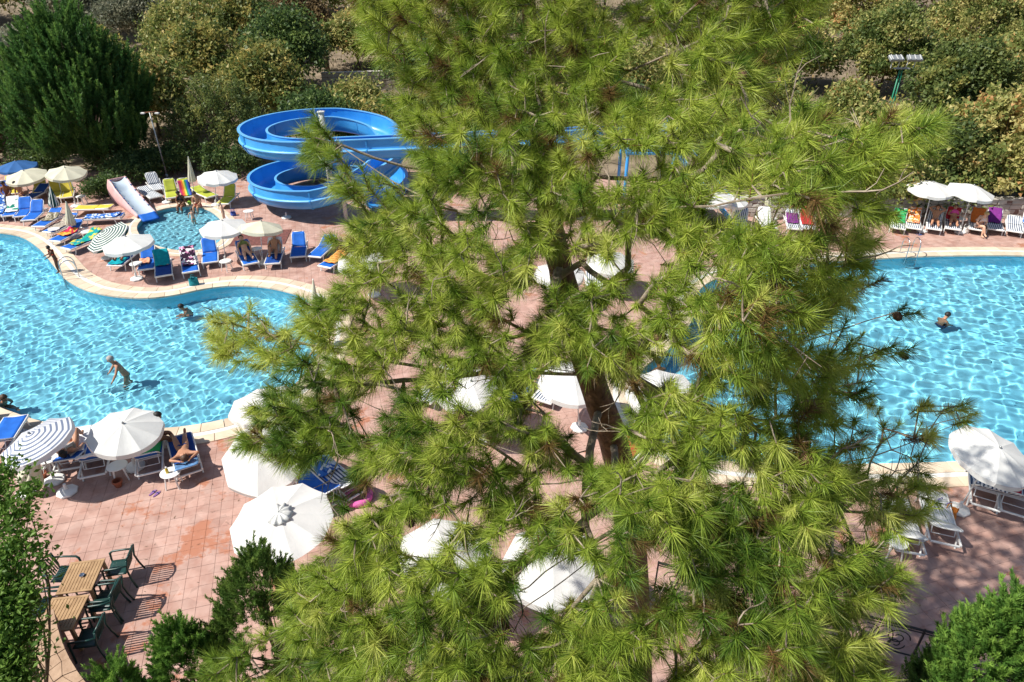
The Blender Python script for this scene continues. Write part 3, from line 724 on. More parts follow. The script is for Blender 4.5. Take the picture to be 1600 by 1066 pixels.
# ---------------------------------------------------------------- the place: loungers, parasols, tables, people
BL, NV, YE, LI, ST = M['blue_sling'], M['navy_sling'], M['yellow_sling'], M['lime_sling'], M['stripe_sling']
T = dict(
    white=mat('white_towel', (.74, .74, .76), .9, .06, 8, spec=.1), green=mat('green_towel', (.04, .36, .12), .9, .12, 8, spec=.1),
    teal=mat('teal_towel', (.01, .30, .36), .9, .15, 8, spec=.1), orange=mat('orange_towel', (.62, .15, .03), .9, .12, 8, spec=.1),
    purple=mat('purple_towel', (.17, .03, .19), .9, .15, 8, spec=.1), red=mat('red_towel', (.48, .03, .045), .9, .15, 8, spec=.1),
    peach=mat('peach_towel', (.62, .30, .19), .9, .12, 8, spec=.1), pink=mat('pink_cloth', (.62, .13, .36), .9, .12, 8, spec=.1),
    floral=patchmat('floral_towel', [(.03, .012, .03), (.72, .70, .72), (.05, .02, .05), (.75, .74, .75), (.60, .25, .42), (.03, .012, .03)], 11),
    camo=patchmat('camouflage_towel', [(.28, .24, .17), (.10, .09, .06), (.45, .41, .33), (.18, .16, .10)], 16),
    beige=patchmat('beige_towel', [(.36, .31, .25), (.20, .17, .14), (.46, .41, .34)], 26),
    fire=patchmat('red_orange_towel', [(.55, .04, .03), (.70, .24, .03), (.45, .02, .10), (.72, .45, .08)], 10),
    lagoon=patchmat('green_yellow_towel', [(.01, .30, .22), (.01, .22, .32), (.55, .50, .08), (.01, .34, .30)], 8),
    bluewhite=patchmat('blue_white_towel', [(.04, .16, .50), (.62, .68, .74), (.02, .09, .36)], 12),
    whitegreen=patchmat('white_green_towel', [(.70, .71, .70), (.72, .73, .72), (.02, .22, .16), (.68, .68, .66)], 6),
    check=patchmat('orange_check_towel', [(.75, .30, .06), (.72, .62, .50), (.70, .16, .04)], 16),
    rainbow=None, orangestripe=stripemat('orange_striped_towel', (.72, .36, .10), (.62, .22, .04), 0, 5.0, .6),
    silver=mat('glossy_blue_print', (.10, .22, .42), .25, .6, 5, spec=.6),
)
m, nt, b, L = _nodes('rainbow_towel'); N = nt.nodes
tc = N.new('ShaderNodeTexCoord'); sp = N.new('ShaderNodeSeparateXYZ'); L.new(tc.outputs['Object'], sp.inputs[0])
mr = N.new('ShaderNodeMapRange'); mr.inputs[1].default_value = -.3; mr.inputs[2].default_value = .3; L.new(sp.outputs[1], mr.inputs[0])
rp = N.new('ShaderNodeValToRGB'); rp.color_ramp.interpolation = 'CONSTANT'; e = rp.color_ramp.elements
cs = [(.015, .03, .22), (.02, .10, .42), (.01, .25, .10), (.62, .50, .04), (.60, .12, .02), (.42, .02, .04), (.28, .01, .10)]
e[0].color = (*cs[0], 1); e[1].position = 1 / 7; e[1].color = (*cs[1], 1)
for i in range(2, 7):
    q = e.new(i / 7); q.color = (*cs[i], 1)
L.new(mr.outputs[0], rp.inputs[0]); L.new(rp.outputs[0], b.inputs['Base Color']); b.inputs['Roughness'].default_value = .9
T['rainbow'] = m

# --- near row on the left, heads toward the camera
G1 = 'loungers in the front row left of the pine'
l = lounger((32, 664), (2, 712), BL, 'blue sling lounger at the left frame edge, left of the navy striped parasol', 34, G1)
lounger((-18, 652), (-48, 694), BL, 'blue lounger cut by the left frame edge, farthest left in the front row', 34, G1)
lounger((84, 684), (60, 738), BL, 'blue lounger half hidden under the tilted navy striped parasol', 34, G1)
l3 = lounger((134, 682), (112, 744), BL, 'blue lounger carrying the sunbather with bent knees in the front row', 20, G1)
towel(l3, T['white'], .02, 1.30, 'white towel beneath the sunbather with bent knees', .60)
on_lounger(l3, lie_pose(l3['_back'], .30, .26, 'side', -.02, .1, .04), 'tanned sunbather in white bikini on her back, knees bent', skin='tan', hair='black', bottoms=(.62, .58, .52), top=(.62, .58, .52), long_hair=True, bottom_len=.06, group='sunbathers')
l4 = lounger((166, 692), (150, 756), BL, 'blue lounger with crumpled white towel over its raised head end', 42, G1)
towel(l4, T['white'], .95, 1.98, 'crumpled white towel hung over a lounger head beside the big white parasol', .60, .0, .03)
l5 = lounger((240, 690), (238, 758), BL, 'blue lounger with green towel right under the big white parasol', 42, G1)
towel(l5, T['green'], .55, 1.84, 'bright green towel spread on a front row lounger', .58, 0, .015)
g_ = G(247, 702)
person('tanned person sitting sideways on the green towel with legs to the right', sit_pose(.38, .3, .05, 'lap', .12, False, .1), skin='brown', hair='black', bottoms=(.05, .05, .06), loc=(g_.x - .02, g_.y - .05, 0), rz=R(14), group='sunbathers')
l6 = lounger((284, 694), (303, 764), NV, 'navy blue lounger with the sunbathing man, right end of the front row', 14, G1)
on_lounger(l6, lie_pose(l6['_back'], .06, .16, 'head', -.16, .35, .12), 'bare-chested man sunbathing on the right end lounger of the front row', skin='tan', hair='brown', bottoms=(.03, .05, .16), group='sunbathers')
towel(l6, T['silver'], 1.52, 1.93, 'shiny blue printed cloth over the head end of the sunbathing man\'s lounger', .60, 0, .01)
G2 = 'parasols in the front row left of the pine'
parasol((86, 752), (46, 678), M['navy_stripe_canvas'], 'tilted parasol with pale and navy stripes at far left of the front row', .92, 8, Vector((-.26, -.10, 1)), group=G2, hset=1.85)
parasol((212, 731), (192, 662), M['canvas'], 'big round white parasol over the front row loungers beside the pool', .94, 10, Vector((.10, -.10, 1)), group=G2)
closed_parasol((42, 772), (58, 700), M['cream_canvas'], 'closed cream parasol behind the leafy tree at far left', .27, hmax=1.7, low=.28)
side_table((75, 717), 'white side table beside the striped parasol pole in front row', group='side tables in the front row')
side_table((183, 728), 'white side table between the white towel and green towel loungers', group='side tables in the front row')
tb3 = side_table((266, 739), 'white side table with yellow bottle next to the sunbathing man', group='side tables in the front row')
def bottle(loc, col, label, h=.2, r=.035):
    t = thing('bottle', label, 'bottle', loc); mt = mat('bottle_plastic', col, .25, .1, 10, spec=.5)
    MB().lathe([(0, 0), (r, 0), (r, h * .6), (r * .4, h * .8), (r * .4, h * .86), (0, h * .86)], 12, cap=False).build('body', mt, t, True)
    MB().lathe([(0, h * .86), (r * .5, h * .86), (r * .5, h), (0, h)], 10, cap=False).build('cap', M['white_plastic'], t); return t
bottle((tb3.location.x - .06, tb3.location.y - .02, .479), (.55, .40, .02), 'yellow bottle standing on the table beside the sunbathing man', .2, .04)
def pot(px, label):
    c = G(*px); t = thing('flower_pot', label, 'flower pot', (c.x, c.y, .006), 0, 'terracotta pots used as ashtrays')
    MB().lathe([(0, 0), (.085, 0), (.115, .17), (.105, .17), (.085, .05), (0, .05)], 20, cap=False).build('body', M['terracotta'], t, 'auto')
    MB().lathe([(.112, .15), (.13, .15), (.13, .20), (.105, .20), (.105, .16)], 20, cap=False).build('rim', M['terracotta'], t, 'auto')
pot((68, 748), 'terracotta pot beside the octagonal striped parasol base'); pot((186, 760), 'terracotta pot in shade below the table near the white towel')
def sandals(px, col, label, rz=0.3):
    c = G(*px); t = thing('sandal_pair', label, 'sandals', (c.x, c.y, .008), rz); mt = mat('sandal_rubber', col, .6, .2, 10)
    for s in (-1, 1):
        MB().add([(math.cos(w) * .125, s * .07 + math.sin(w) * (.045 if math.cos(w) > 0 else .036), z_) for z_ in (0, .02) for w in [2 * math.pi * k / 14 for k in range(14)]],
                 [tuple(range(14))[::-1], tuple(range(14, 28))] + [(k, (k + 1) % 14, 14 + (k + 1) % 14, 14 + k) for k in range(14)]).build('sole', mt, t)
        MB().tube([(.02, s * .07 - .045, .015), (.04, s * .07, .055), (.02, s * .07 + .045, .015)], .009, 5).build('strap', M['navy_sling'], t)
sandals((242, 772), (.20, .10, .26), 'purple sandals on the tiles below the green towel lounger', 1.2)
umbrella_base((106, 770), 'white octagonal parasol base left of the first terracotta pot')

# --- white parasols at the pine's left edge
G3 = 'white parasols between pool and pine'
parasol((425, 690), (410, 618), M['canvas'], 'white parasol at the pool rim, uppermost of three left of the pine', 1.0, 8, Vector((-.06, .05, 1)), group=G3)
parasol((424, 790), (404, 700), M['canvas'], 'white parasol with drooping panels, middle of three left of the pine', 1.08, 8, Vector((-.05, -.42, 1)), group=G3, hset=2.0, drop=.42)
parasol((462, 912), (436, 803), M['canvas'], 'large white parasol with scalloped vent cap, lowest of three left of the pine', 1.09, 10, Vector((-.02, -.12, 1)), group=G3, cap=True, valance=False, drop=.26)
lb = lounger((498, 735), (532, 765), ST, 'striped lounger half hidden by the pine beside the drooping white parasol', 30, 'loungers half hidden behind the pine')
towel(lb, T['bluewhite'], .0, .75, 'heap of blue and white towels on the striped lounger by the pine', .60, .0, .05)
lc = lounger((470, 745), (500, 775), BL, 'blue lounger under the drooping parasol beside the pine', 30, 'loungers half hidden behind the pine')
side_table((508, 688), 'white table just visible through the pine above the striped lounger')
c_ = G(497, 732); tt = thing('sun_hat', 'pink sun hat lying near the striped lounger by the pine', 'hat', (c_.x, c_.y, .008))
MB().lathe([(.20, .0), (.12, .03), (.105, .10), (.06, .13), (0, .135)], 20, cap=False).build('crown', T['pink'], tt, True, .006)
c_ = G(560, 780); tt = thing('float_ring', 'pink inflatable ring on the tiles seen through the pine', 'swim ring', (c_.x, c_.y, .10))
MB().tube([(.30 * math.cos(w), .30 * math.sin(w), 0) for w in [2 * math.pi * k / 24 for k in range(25)]], .09, 10, False).build('ring', T['pink'], tt, True)

# --- parasols and loungers behind the pine
G4 = 'white parasols behind the pine'
for bp_, ap_, lab in (((750, 690), (736, 596), 'white parasol behind the pine, left of the trunk'), ((905, 670), (896, 585), 'white parasol directly left of the pine trunk'),
                      ((878, 480), (874, 418), 'white parasol behind the upper pine trunk'), ((880, 990), (864, 868), 'white parasol low behind the pine, near the bottom middle'),
                      ((712, 965), (694, 856), 'white parasol low behind the pine left of the bottom middle one'), ((1030, 690), (1034, 600), 'white parasol by the right pool\'s left end behind the pine'),
                      ((950, 460), (955, 400), 'white parasol behind the pine top, beside the upper trunk')):
    parasol(bp_, ap_, M['canvas'], lab, 1.0, 8, Vector((random.uniform(-.1, .1), -.1, 1)), group=G4)
lr = lounger((965, 735), (995, 700), ST, 'striped lounger with a red towel right of the pine trunk', 30, 'loungers half hidden behind the pine')
towel(lr, T['red'], .2, 1.85, 'plain red towel seen right of the pine trunk', .60, 0, .015)
for f_, h_, sl, lab in (((845, 640), (870, 610), ST, 'striped lounger behind the pine, left of the trunk'), ((790, 650), (815, 618), BL, 'blue lounger behind the pine between two white parasols'),
                        ((660, 640), (690, 612), ST, 'striped lounger behind the pine near the left pool end'), ((930, 470), (925, 440), ST, 'striped lounger behind the upper trunk')):
    lounger(f_, h_, sl, lab, 34, 'loungers half hidden behind the pine')

# --- island row between the left pool and the wading pool
G5 = 'loungers between the left pool and the wading pool'
def row(spec, group):
    out = {}
    for key, f_, h_, sl, bk_, lab in spec: out[key] = lounger(f_, h_, sl, lab, bk_, group)
    return out
rw = row([
    ('b9', (182, 426), (206, 406), BL, 30, 'blue lounger under the white parasol nearest the steel pool ladder'),
    ('b10', (231, 432), (240, 398), BL, 44, 'blue lounger with peach towel right of the white side table under the ladder parasol'),
    ('b11', (259, 442), (257, 406), NV, 44, 'navy lounger with turquoise towel over its head end'),
    ('b12', (301, 436), (296, 402), BL, 40, 'blue lounger with the black and white flowered towel'),
    ('b13', (331, 421), (331, 386), BL, 44, 'plain blue lounger left of the round white table by the wading pool'),
    ('b14', (395, 423), (375, 388), BL, 40, 'blue lounger carrying the woman in the green bikini'),
    ('b15', (427, 423), (438, 388), NV, 44, 'navy lounger with white towel carrying the man with raised knee'),
    ('b16', (467, 412), (472, 380), BL, 46, 'empty blue lounger right of the man with raised knee'),
    ('b17', (492, 412), (516, 390), BL, 25, 'blue lounger turned sideways, beside the pine needles'),
    ('b18', (508, 428), (545, 404), BL, 20, 'blue lounger with orange striped towel at the end of the island row')], G5)
towel(rw['b9'], T['teal'], .0, .75, 'teal towel on the lounger under the parasol nearest the ladder', .60, 0, .03)
on_lounger(rw['b9'], lie_pose(rw['b9']['_back'], .10, None, 'lap', .05), 'dark-haired person reclining in the shade of the parasol nearest the ladder', skin='brown', hair='black', bottoms=(.15, .02, .08), top=(.15, .02, .08), bottom_len=.06, group='sunbathers')
towel(rw['b10'], T['peach'], .55, 1.15, 'peach coloured towel on the lounger beside the table under the ladder parasol', .42, .12, .03)
towel(rw['b11'], T['teal'], 1.05, 1.98, 'turquoise towel over the head of the navy lounger', .60, 0, .02)
towel(rw['b12'], T['floral'], .62, 1.97, 'black towel with white and pink flowers on the island row', .60, 0, .012)
on_lounger(rw['b14'], lie_pose(rw['b14']['_back'], .04, None, 'side', .05), 'woman in green bikini reclining with straight legs', skin='fair', hair='black', bottoms=(.16, .20, .07), top=(.16, .20, .07), bottom_len=.06, long_hair=True, group='sunbathers')
towel(rw['b15'], T['white'], 1.0, 1.95, 'white towel behind the back of the man with raised knee', .60, 0, .015)
on_lounger(rw['b15'], lie_pose(rw['b15']['_back'], .32, .05, 'side', .05), 'tanned man reclining with one knee raised', skin='tan', hair='brown', bottoms=(.25, .23, .20), bottom_len=.4, group='sunbathers')
towel(rw['b18'], T['orangestripe'], .35, 1.7, 'orange striped towel at the end of the island row', .60, 0, .03)
G6 = 'parasols around the wading pool'
parasol((214, 437), (196, 370), M['canvas'], 'white parasol with pale valance between the pool ladder and the wading pool', 1.02, 8, Vector((-.05, -.05, 1)), group=G6)
parasol((353, 410), (347, 345), M['canvas'], 'white parasol covering the right rim of the wading pool', 1.02, 8, Vector((0, -.05, 1)), group=G6)
parasol((411, 412), (408, 346), M['cream_canvas'], 'small cream parasol over the couple on the island row', .95, 6, Vector((.10, .12, 1)), group=G6)
parasol((585, 462), (562, 396), M['canvas'], 'white parasol half hidden by the pine at the island row\'s right end', 1.0, 8, Vector((-.1, -.1, 1)), group=G6)
parasol((338, 321), (338, 268), M['canvas'], 'white parasol in tree shade behind the wading pool', 1.05, 10, Vector((.06, -.06, 1)), group=G6)
closed_parasol((305, 311), (294, 245), M['cream_canvas'], 'closed pale parasol standing behind the wading pool', .17)
closed_parasol((497, 545), (489, 436), M['cream_canvas'], 'closed cream parasol at the left pool\'s right end', .2, low=.3)
side_table((352, 408), 'round white side table right of the plain blue lounger')
side_table((400, 389), 'white side table between the couple on the island row')
side_table((212, 412), 'white side table under the parasol nearest the pool ladder')
side_table((388, 330), 'small white table far behind the cream parasol')
umbrella_base((448, 341), 'white parasol base without pole below the blue slide')
umbrella_base((261, 317), 'white parasol stand with a bare leaning pole behind the wading pool', 1.35, (-.12, .1))
c_ = G(221, 415, .3); o = MB().lathe([(.12 * math.sin(w), -.12 * math.cos(w)) for w in [math.pi * k / 10 for k in range(11)]], 16, cap=False).build('beach_ball', T['red'], None, True)
o.location = (c_.x, c_.y, .127); tag(o, 'small red beach ball beside the table under the ladder parasol', 'ball')
def bag(px, col, label, w=.4, h=.32, rz=.4):
    c = G(*px); t = thing('beach_bag', label, 'bag', (c.x, c.y, .006), rz); mt = mat('bag_fabric', col, .85, .15, 10)
    b_ = MB(); b_.grid(lambda u, v: Vector(((w / 2) * (1 - .12 * v) * math.cos(2 * math.pi * u) * (1.0), .11 * (1 + .2 * math.sin(2 * math.pi * v)) * math.sin(2 * math.pi * u), h * v)), 20, 6)
    b_.add([(w / 2 * math.cos(2 * math.pi * k / 20), .11 * math.sin(2 * math.pi * k / 20), .004) for k in range(20)], [tuple(range(20))[::-1]])
    b_.build('body', mt, t, True, .008)
    for s in (-1, 1): MB().tube([(-.09, s * .09, h * .92), (-.06, s * .10, h + .12), (.06, s * .10, h + .12), (.09, s * .09, h * .92)], .011, 6).build('handle', mt, t, True)
    return t
bag((304, 446), (.01, .22, .26), 'teal beach bag at the foot of the flowered towel lounger')
bag((365, 337), (.05, .09, .35), 'small blue bag on the tiles right of the wading pool', .28, .2)
mat_o = MB().box((0, 0, 0), (2.6, 1.9, .02), None, .006).build('floor_grating', mat('red_brown_grating', (.15, .055, .045), .8, .45, 9)); c_ = G(408, 372); mat_o.location = (c_.x, c_.y, .021); mat_o.rotation_euler = (0, 0, R(6))
tag(mat_o, 'reddish brown floor mat lying behind the couple on the island row', 'floor mat')

# --- left bank: curved row of blue loungers
G7 = 'blue loungers along the far left pool bank'
rw2 = row([
    ('a1', (-3, 347), (13, 320), BL, 40, 'blue lounger with blue patterned towel at the left frame edge of the far bank'),
    ('a2', (17, 347), (37, 320), BL, 40, 'blue lounger with white and green towel, far left bank'),
    ('a3', (35, 348), (56, 318), BL, 40, 'plain blue lounger, third along the far left bank'),
    ('a4', (47, 354), (77, 327), BL, 42, 'plain blue lounger beside the closed striped parasol'),
    ('a5', (63, 364), (98, 342), BL, 25, 'blue lounger with camouflage towel on the far left bank'),
    ('a6', (79, 373), (121, 352), BL, 25, 'blue lounger with beige towel beside the closed cream parasol'),
    ('a7', (88, 387), (129, 366), BL, 35, 'blue lounger with the red and orange towel'),
    ('a8', (106, 399), (153, 380), BL, 22, 'blue lounger with green and yellow towel nearest the ladder')], G7)
for k, tw, u0, u1, lab in (('a1', 'bluewhite', .2, 1.9, 'blue and white towel on the leftmost lounger of the far bank'), ('a2', 'whitegreen', .5, 1.95, 'white towel with green print, far left bank'),
                           ('a5', 'camo', .7, 1.5, 'camouflage patterned towel on the far left bank'), ('a6', 'beige', .35, 1.7, 'speckled beige towel beside the closed cream parasol'),
                           ('a7', 'fire', .55, 1.35, 'crumpled red and orange towel on a blue lounger'), ('a8', 'lagoon', .35, 1.9, 'green and yellow towel under the tilted green striped parasol')):
    towel(rw2[k], T[tw], u0, u1, lab, .60, 0, .035 if k in ('a7', 'a8') else .015)
row([('y1', (121, 334), (171, 333), YE, 3, 'low yellow lounger lying sideways left of the toy slide'), ('y3', (22, 312), (28, 292), YE, 50, 'yellow lounger under the blue parasol at far left'),
     ('y4', (64, 310), (70, 288), YE, 55, 'yellow lounger behind the closed striped parasol'), ('y5', (90, 318), (96, 296), YE, 55, 'left one of two yellow loungers under the pale half shaded parasol'),
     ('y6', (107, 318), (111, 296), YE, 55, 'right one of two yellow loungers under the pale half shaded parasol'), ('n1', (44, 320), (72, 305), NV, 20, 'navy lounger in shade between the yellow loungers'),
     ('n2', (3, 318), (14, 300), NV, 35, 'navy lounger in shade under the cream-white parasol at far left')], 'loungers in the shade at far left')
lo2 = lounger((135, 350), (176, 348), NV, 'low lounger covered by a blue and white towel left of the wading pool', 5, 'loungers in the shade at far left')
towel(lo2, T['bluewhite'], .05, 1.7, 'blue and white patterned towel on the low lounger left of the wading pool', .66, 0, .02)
G8 = 'parasols at far left'
parasol((30, 306), (24, 252), M['blue_canvas'], 'plain blue parasol at the far left below the trees', 1.0, 8, Vector((0, -.05, 1)), group=G8)
parasol((48, 314), (37, 267), M['cream_canvas'], 'off-white parasol with deep valance in front of the blue one', 1.05, 8, Vector((0, -.16, 1)), group=G8)
parasol((119, 323), (101, 262), M['cream_canvas'], 'pale parasol in half shade near the big juniper trunk', .98, 8, Vector((.12, -.1, 1)), group=G8)
closed_parasol((90, 342), (78, 292), M['green_stripe_canvas'], 'closed parasol with dark green stripes on the far left bank', .22, low=.4)
closed_parasol((116, 371), (103, 315), M['cream_canvas'], 'closed cream parasol among the loungers of the far left bank', .19, low=.35)
parasol((168, 404), (160, 362), M['green_stripe_canvas'], 'low tilted parasol with green and white stripes beside the ladder parasol', 1.0, 8, Vector((-.35, -.30, 1)), group=G8, hset=1.25)
side_table((84, 358), 'small white table among the blue loungers of the far left bank'); side_table((135, 362), 'small white table behind the red and orange towel lounger'); side_table((126, 307), 'white table under the pale half shaded parasol')
for px, lab, sk, rz_ in (((18, 318), 'person sitting in shade under the off-white parasol at far left', 'brown', -1.2), ((40, 318), 'second person in shade beside the off-white parasol pole', 'tan', -1.9)):
    c_ = G(*px); person(lab, sit_pose(.38, .15), skin=sk, hair='black', bottoms=(.05, .06, .18), loc=(c_.x, c_.y, 0), rz=rz_, group='people in the shade at far left')

# --- behind the wading pool
row([('s1', (251, 305), (229, 280), ST, 48, 'striped lounger with raised back behind the toy slide'), ('s2', (247, 317), (216, 300), ST, 12, 'striped lounger lying flat right beside the toy slide'),
     ('g1', (272, 318), (266, 288), LI, 52, 'plain lime green lounger behind the wading pool'), ('g3', (334, 316), (311, 306), LI, 12, 'flat lime lounger under the shaded white parasol'),
     ('g4', (349, 328), (373, 304), LI, 50, 'lime green lounger at the right behind the wading pool')], 'loungers behind the wading pool')
g2 = lounger((295, 317), (286, 287), LI, 'lime lounger with the rainbow towel behind the wading pool', 52, 'loungers behind the wading pool')
towel(g2, T['rainbow'], .1, 1.75, 'rainbow striped towel behind the wading pool', .58, 0, .012)
for px, lab, kw in (((287, 323), 'woman in dark swimsuit sitting on the wading pool rim', dict(skin='brown', hair='black', bottoms=(.02, .02, .03), top=(.02, .02, .03), bottom_len=.08)),
                    ((312, 324), 'person in red shorts sitting on the wading pool rim', dict(skin='tan', hair='black', bottoms=(.50, .02, .04), bottom_len=.5))):
    c_ = G(*px); person(lab, sit_pose(.04, .2, -.38), loc=(c_.x, c_.y, 0), rz=R(-95), group='people at the wading pool', **kw)
c_ = G(303, 345); person('brown-haired child standing in the wading pool', stand_pose(0, .1, 'reach'), skin='fair', hair='brown', bottoms=(.02, .25, .25), loc=(c_.x, c_.y, -.44), rz=R(120), scale=.62, in_water=True, group='children at the wading pool')
c_ = G(352, 347); person('blond child walking behind the wading pool parasol', stand_pose(0, .1), skin='fair', hair='blond', bottoms=(.55, .5, .45), loc=(c_.x, c_.y, 0), rz=R(200), scale=.62, group='children at the wading pool')
o = MB().lathe([(.11 * math.sin(w), -.11 * math.cos(w)) for w in [math.pi * k / 10 for k in range(11)]], 16, cap=False).build('toy_ball', mat('lime_ball', (.25, .50, .03), .4, .1, 5), None, True)
c_ = G(297, 321); o.location = (c_.x, c_.y, .147); tag(o, 'lime green ball beside the woman on the wading pool rim', 'ball')
# toy slide: pink moulded sides, pale trough with holds, blue run-out
a_, b_ = G(193, 314), G(232, 340); az = math.atan2(b_.y - a_.y, b_.x - a_.x); ln = (b_ - a_).length
ts = thing('toy_slide', 'pink and pale grey plastic children\'s slide at the wading pool', 'slide', (a_.x, a_.y, .006), az)
pk = mat('pink_plastic', (.60, .36, .36), .5, .12, 2); pg = mat('pale_blue_plastic', (.42, .50, .58), .45, .08, 2)
hz = lambda u: 1.08 * (1 - u) ** 1.15 + .18 + .12 * math.sin(math.pi * min(1, u * 4)) * (u < .25)
sd_ = MB(); sd_.grid(lambda u, v: Vector((u * ln - .1, (-.42 - .16 * math.sin(math.pi * v) * (1 - .5 * u)), hz(u) * v * 1.02)), 20, 8); sd_.build('side_wall', pk, ts, True, .05)
s2_ = MB(); s2_.grid(lambda u, v: Vector((u * ln - .1, (.42 + .16 * math.sin(math.pi * v) * (1 - .5 * u)), hz(u) * v * 1.02)), 20, 8); s2_.build('side_wall', pk, ts, True, .05)
tr = MB(); tr.grid(lambda u, v: Vector((u * ln - .1, (v - .5) * .86, hz(u) - .20 * math.sin(math.pi * v) ** .7)), 20, 10); tr.build('trough', pg, ts, True, .03)
MB().grid(lambda u, v: Vector((-.1 - .2 * math.sin(math.pi * v), (u - .5) * .9, hz(0) * v)), 8, 8).build('rear_wall', pk, ts, True, .04)
for k in range(6):
    for s in (-1, 1):
        u = .10 + k * .14; MB().lathe([(0, 0), (.04, 0), (.04, .03), (0, .035)], 10, (u * ln - .1, s * .40, hz(u) + .02), False).build('bolt_cover', NV, ts)
MB().grid(lambda u, v: Vector((ln - .15 + u * .55, (v - .5) * .85, .16 - .22 * u + .05 * abs(v - .5))), 6, 6).build('run_out', BL, ts, True, .05)

# --- pool ladders and swimmers
def ladder(px, az, label):
    c = G(*px); t = thing('pool_ladder', label, 'pool ladder', (c.x, c.y, .02), az, 'steel pool ladders')
    for s in (-1, 1):
        pts = [(-.42, s * .25, .0), (-.42, s * .25, .55), (-.30, s * .25, .78), (-.10, s * .25, .82), (.10, s * .25, .70), (.16, s * .25, .40), (.16, s * .25, -1.0)]
        MB().tube(spline(pts, 4), .021, 8).build('rail', M['steel'], t, True)
    for k in range(3): MB().box((.16, 0, -.2 - .3 * k), (.08, .5, .03), None, .008).build('step', M['steel'], t)
    return t
ladder((106, 434), R(215), 'curved steel ladder on the far bank of the left pool'); ladder((1421, 401), R(-90), 'curved steel ladder on the far rim of the right pool')
c_ = G(101, 431); person('child in orange-red swimwear holding the far bank pool ladder', stand_pose(0, .2, 'rail'), skin='dark', hair='black', bottoms=(.50, .06, .02), top=(.55, .06, .02), loc=(c_.x - .35, c_.y + .3, .03), rz=R(215), scale=.72, group='bathers')
c_ = G(196, 580); person('man in turquoise trunks standing waist deep in the left pool', stand_pose(0, .45, 'reach'), skin='tan', hair='grey', bottoms=(.02, .32, .32), loc=(c_.x, c_.y, -1.06), rz=R(215), in_water=True, group='bathers')
def swimmer(px, rz, label, hair='black', skin='tan', pose=.6):
    c_ = G(*px); J = sit_pose(.12, .3, .10); return person(label, J, skin=skin, hair=hair, bottoms=(.03, .05, .12), loc=(c_.x, c_.y, -.84), rz=rz, in_water=True, group='bathers')
swimmer((297, 480), R(200), 'dark-haired swimmer near the far bank of the left pool'); swimmer((1470, 497), R(20), 'dark-haired swimmer in the right pool')
swimmer((-4, 622), R(-20), 'swimmer cut by the left frame edge of the left pool', 'brown'); swimmer((1034, 576), R(100), 'dark-haired swimmer seen through the pine in the right pool', 'black', 'brown')

# --- right bank beyond the right pool
G9 = 'striped loungers on the right pool\'s far bank'
rw3 = row([
    ('r0', (1400, 367), (1402, 340), ST, 40, 'striped lounger with green cloth beside the pine needles, far right bank'), ('r1', (1425, 367), (1421, 340), ST, 42, 'striped lounger with orange chequered towel, far right bank'),
    ('r2', (1456, 368), (1457, 336), ST, 40, 'striped lounger carrying the man in navy trunks'), ('r3', (1486, 368), (1480, 334), ST, 42, 'striped lounger carrying the woman in the pink bikini'),
    ('r4', (1523, 369), (1520, 335), ST, 44, 'striped lounger with orange towel behind the sitting woman'), ('r5', (1553, 369), (1541, 335), ST, 44, 'striped lounger with purple towel right of the sitting woman'),
    ('r6', (1582, 372), (1578, 346), ST, 15, 'striped lounger with low back near the right frame edge'), ('r7', (1606, 372), (1600, 342), ST, 44, 'striped lounger with white towel cut by the right frame edge'),
    ('q1', (1152, 368), (1158, 336), ST, 44, 'striped lounger left of the white slatted one'), ('q4', (1240, 368), (1230, 338), ST, 30, 'lounger with grey-violet cloth behind the pine, far right bank'),
    ('q3', (1263, 368), (1249, 334), ST, 44, 'lounger with long crimson towel seen through the pine')], G9)
lounger((1203, 368), (1177, 332), M['white_plastic'], 'white slatted lounger with raised back seen through the pine', 44, G9, style='slat')
for k, tw, u0, u1, lab in (('r0', 'green', .8, 1.8, 'green cloth on the lounger beside the pine needles'), ('r1', 'check', .7, 1.95, 'orange chequered towel on the far right bank'), ('r3', 'red', 1.2, 1.95, 'dark red towel behind the woman in the pink bikini'),
                           ('r4', 'orange', .9, 1.96, 'plain orange towel behind the sitting woman'), ('r5', 'purple', .9, 1.96, 'dark purple towel beside the sitting woman'), ('r7', 'bluewhite', 1.0, 1.95, 'white and blue towel at the right frame edge'),
                           ('q4', 'purple', .7, 1.6, 'violet cloth on a lounger seen through the pine'), ('q3', 'red', .5, 1.9, 'long crimson towel seen through the pine')):
    towel(rw3[k], T[tw], u0, u1, lab, .58, 0, .02)
on_lounger(rw3['r2'], lie_pose(rw3['r2']['_back'], .10, None, 'head', -.10), 'dark-haired man in navy trunks reclining on the far right bank', skin='tan', hair='black', bottoms=(.015, .03, .20), bottom_len=.35, group='sunbathers')
on_lounger(rw3['r3'], lie_pose(rw3['r3']['_back'], .10, None, 'lap', -.10), 'woman in pink bikini reclining on the far right bank', skin='tan', hair='brown', bottoms=(.62, .08, .30), top=(.62, .08, .30), bottom_len=.08, long_hair=True, group='sunbathers')
c_ = G(1527, 369); person('woman sitting cross-legged on the lounger end by the right pool', sit_pose(.37, .35, .05, 'lap', .08, True), skin='fair', hair='blond', bottoms=(.62, .55, .52), top=(.62, .55, .52), loc=(c_.x, c_.y + .25, 0), rz=R(-92), bottom_len=.1, group='sunbathers')
parasol((1440, 362), (1458, 285), M['canvas'], 'left one of the two touching white parasols by the stone wall', 1.08, 8, Vector((0, -.10, 1)), group='parasols on the far right bank')
parasol((1499, 364), (1522, 290), M['canvas'], 'right one of the two touching white parasols by the stone wall', 1.08, 8, Vector((.10, -.10, 1)), group='parasols on the far right bank')
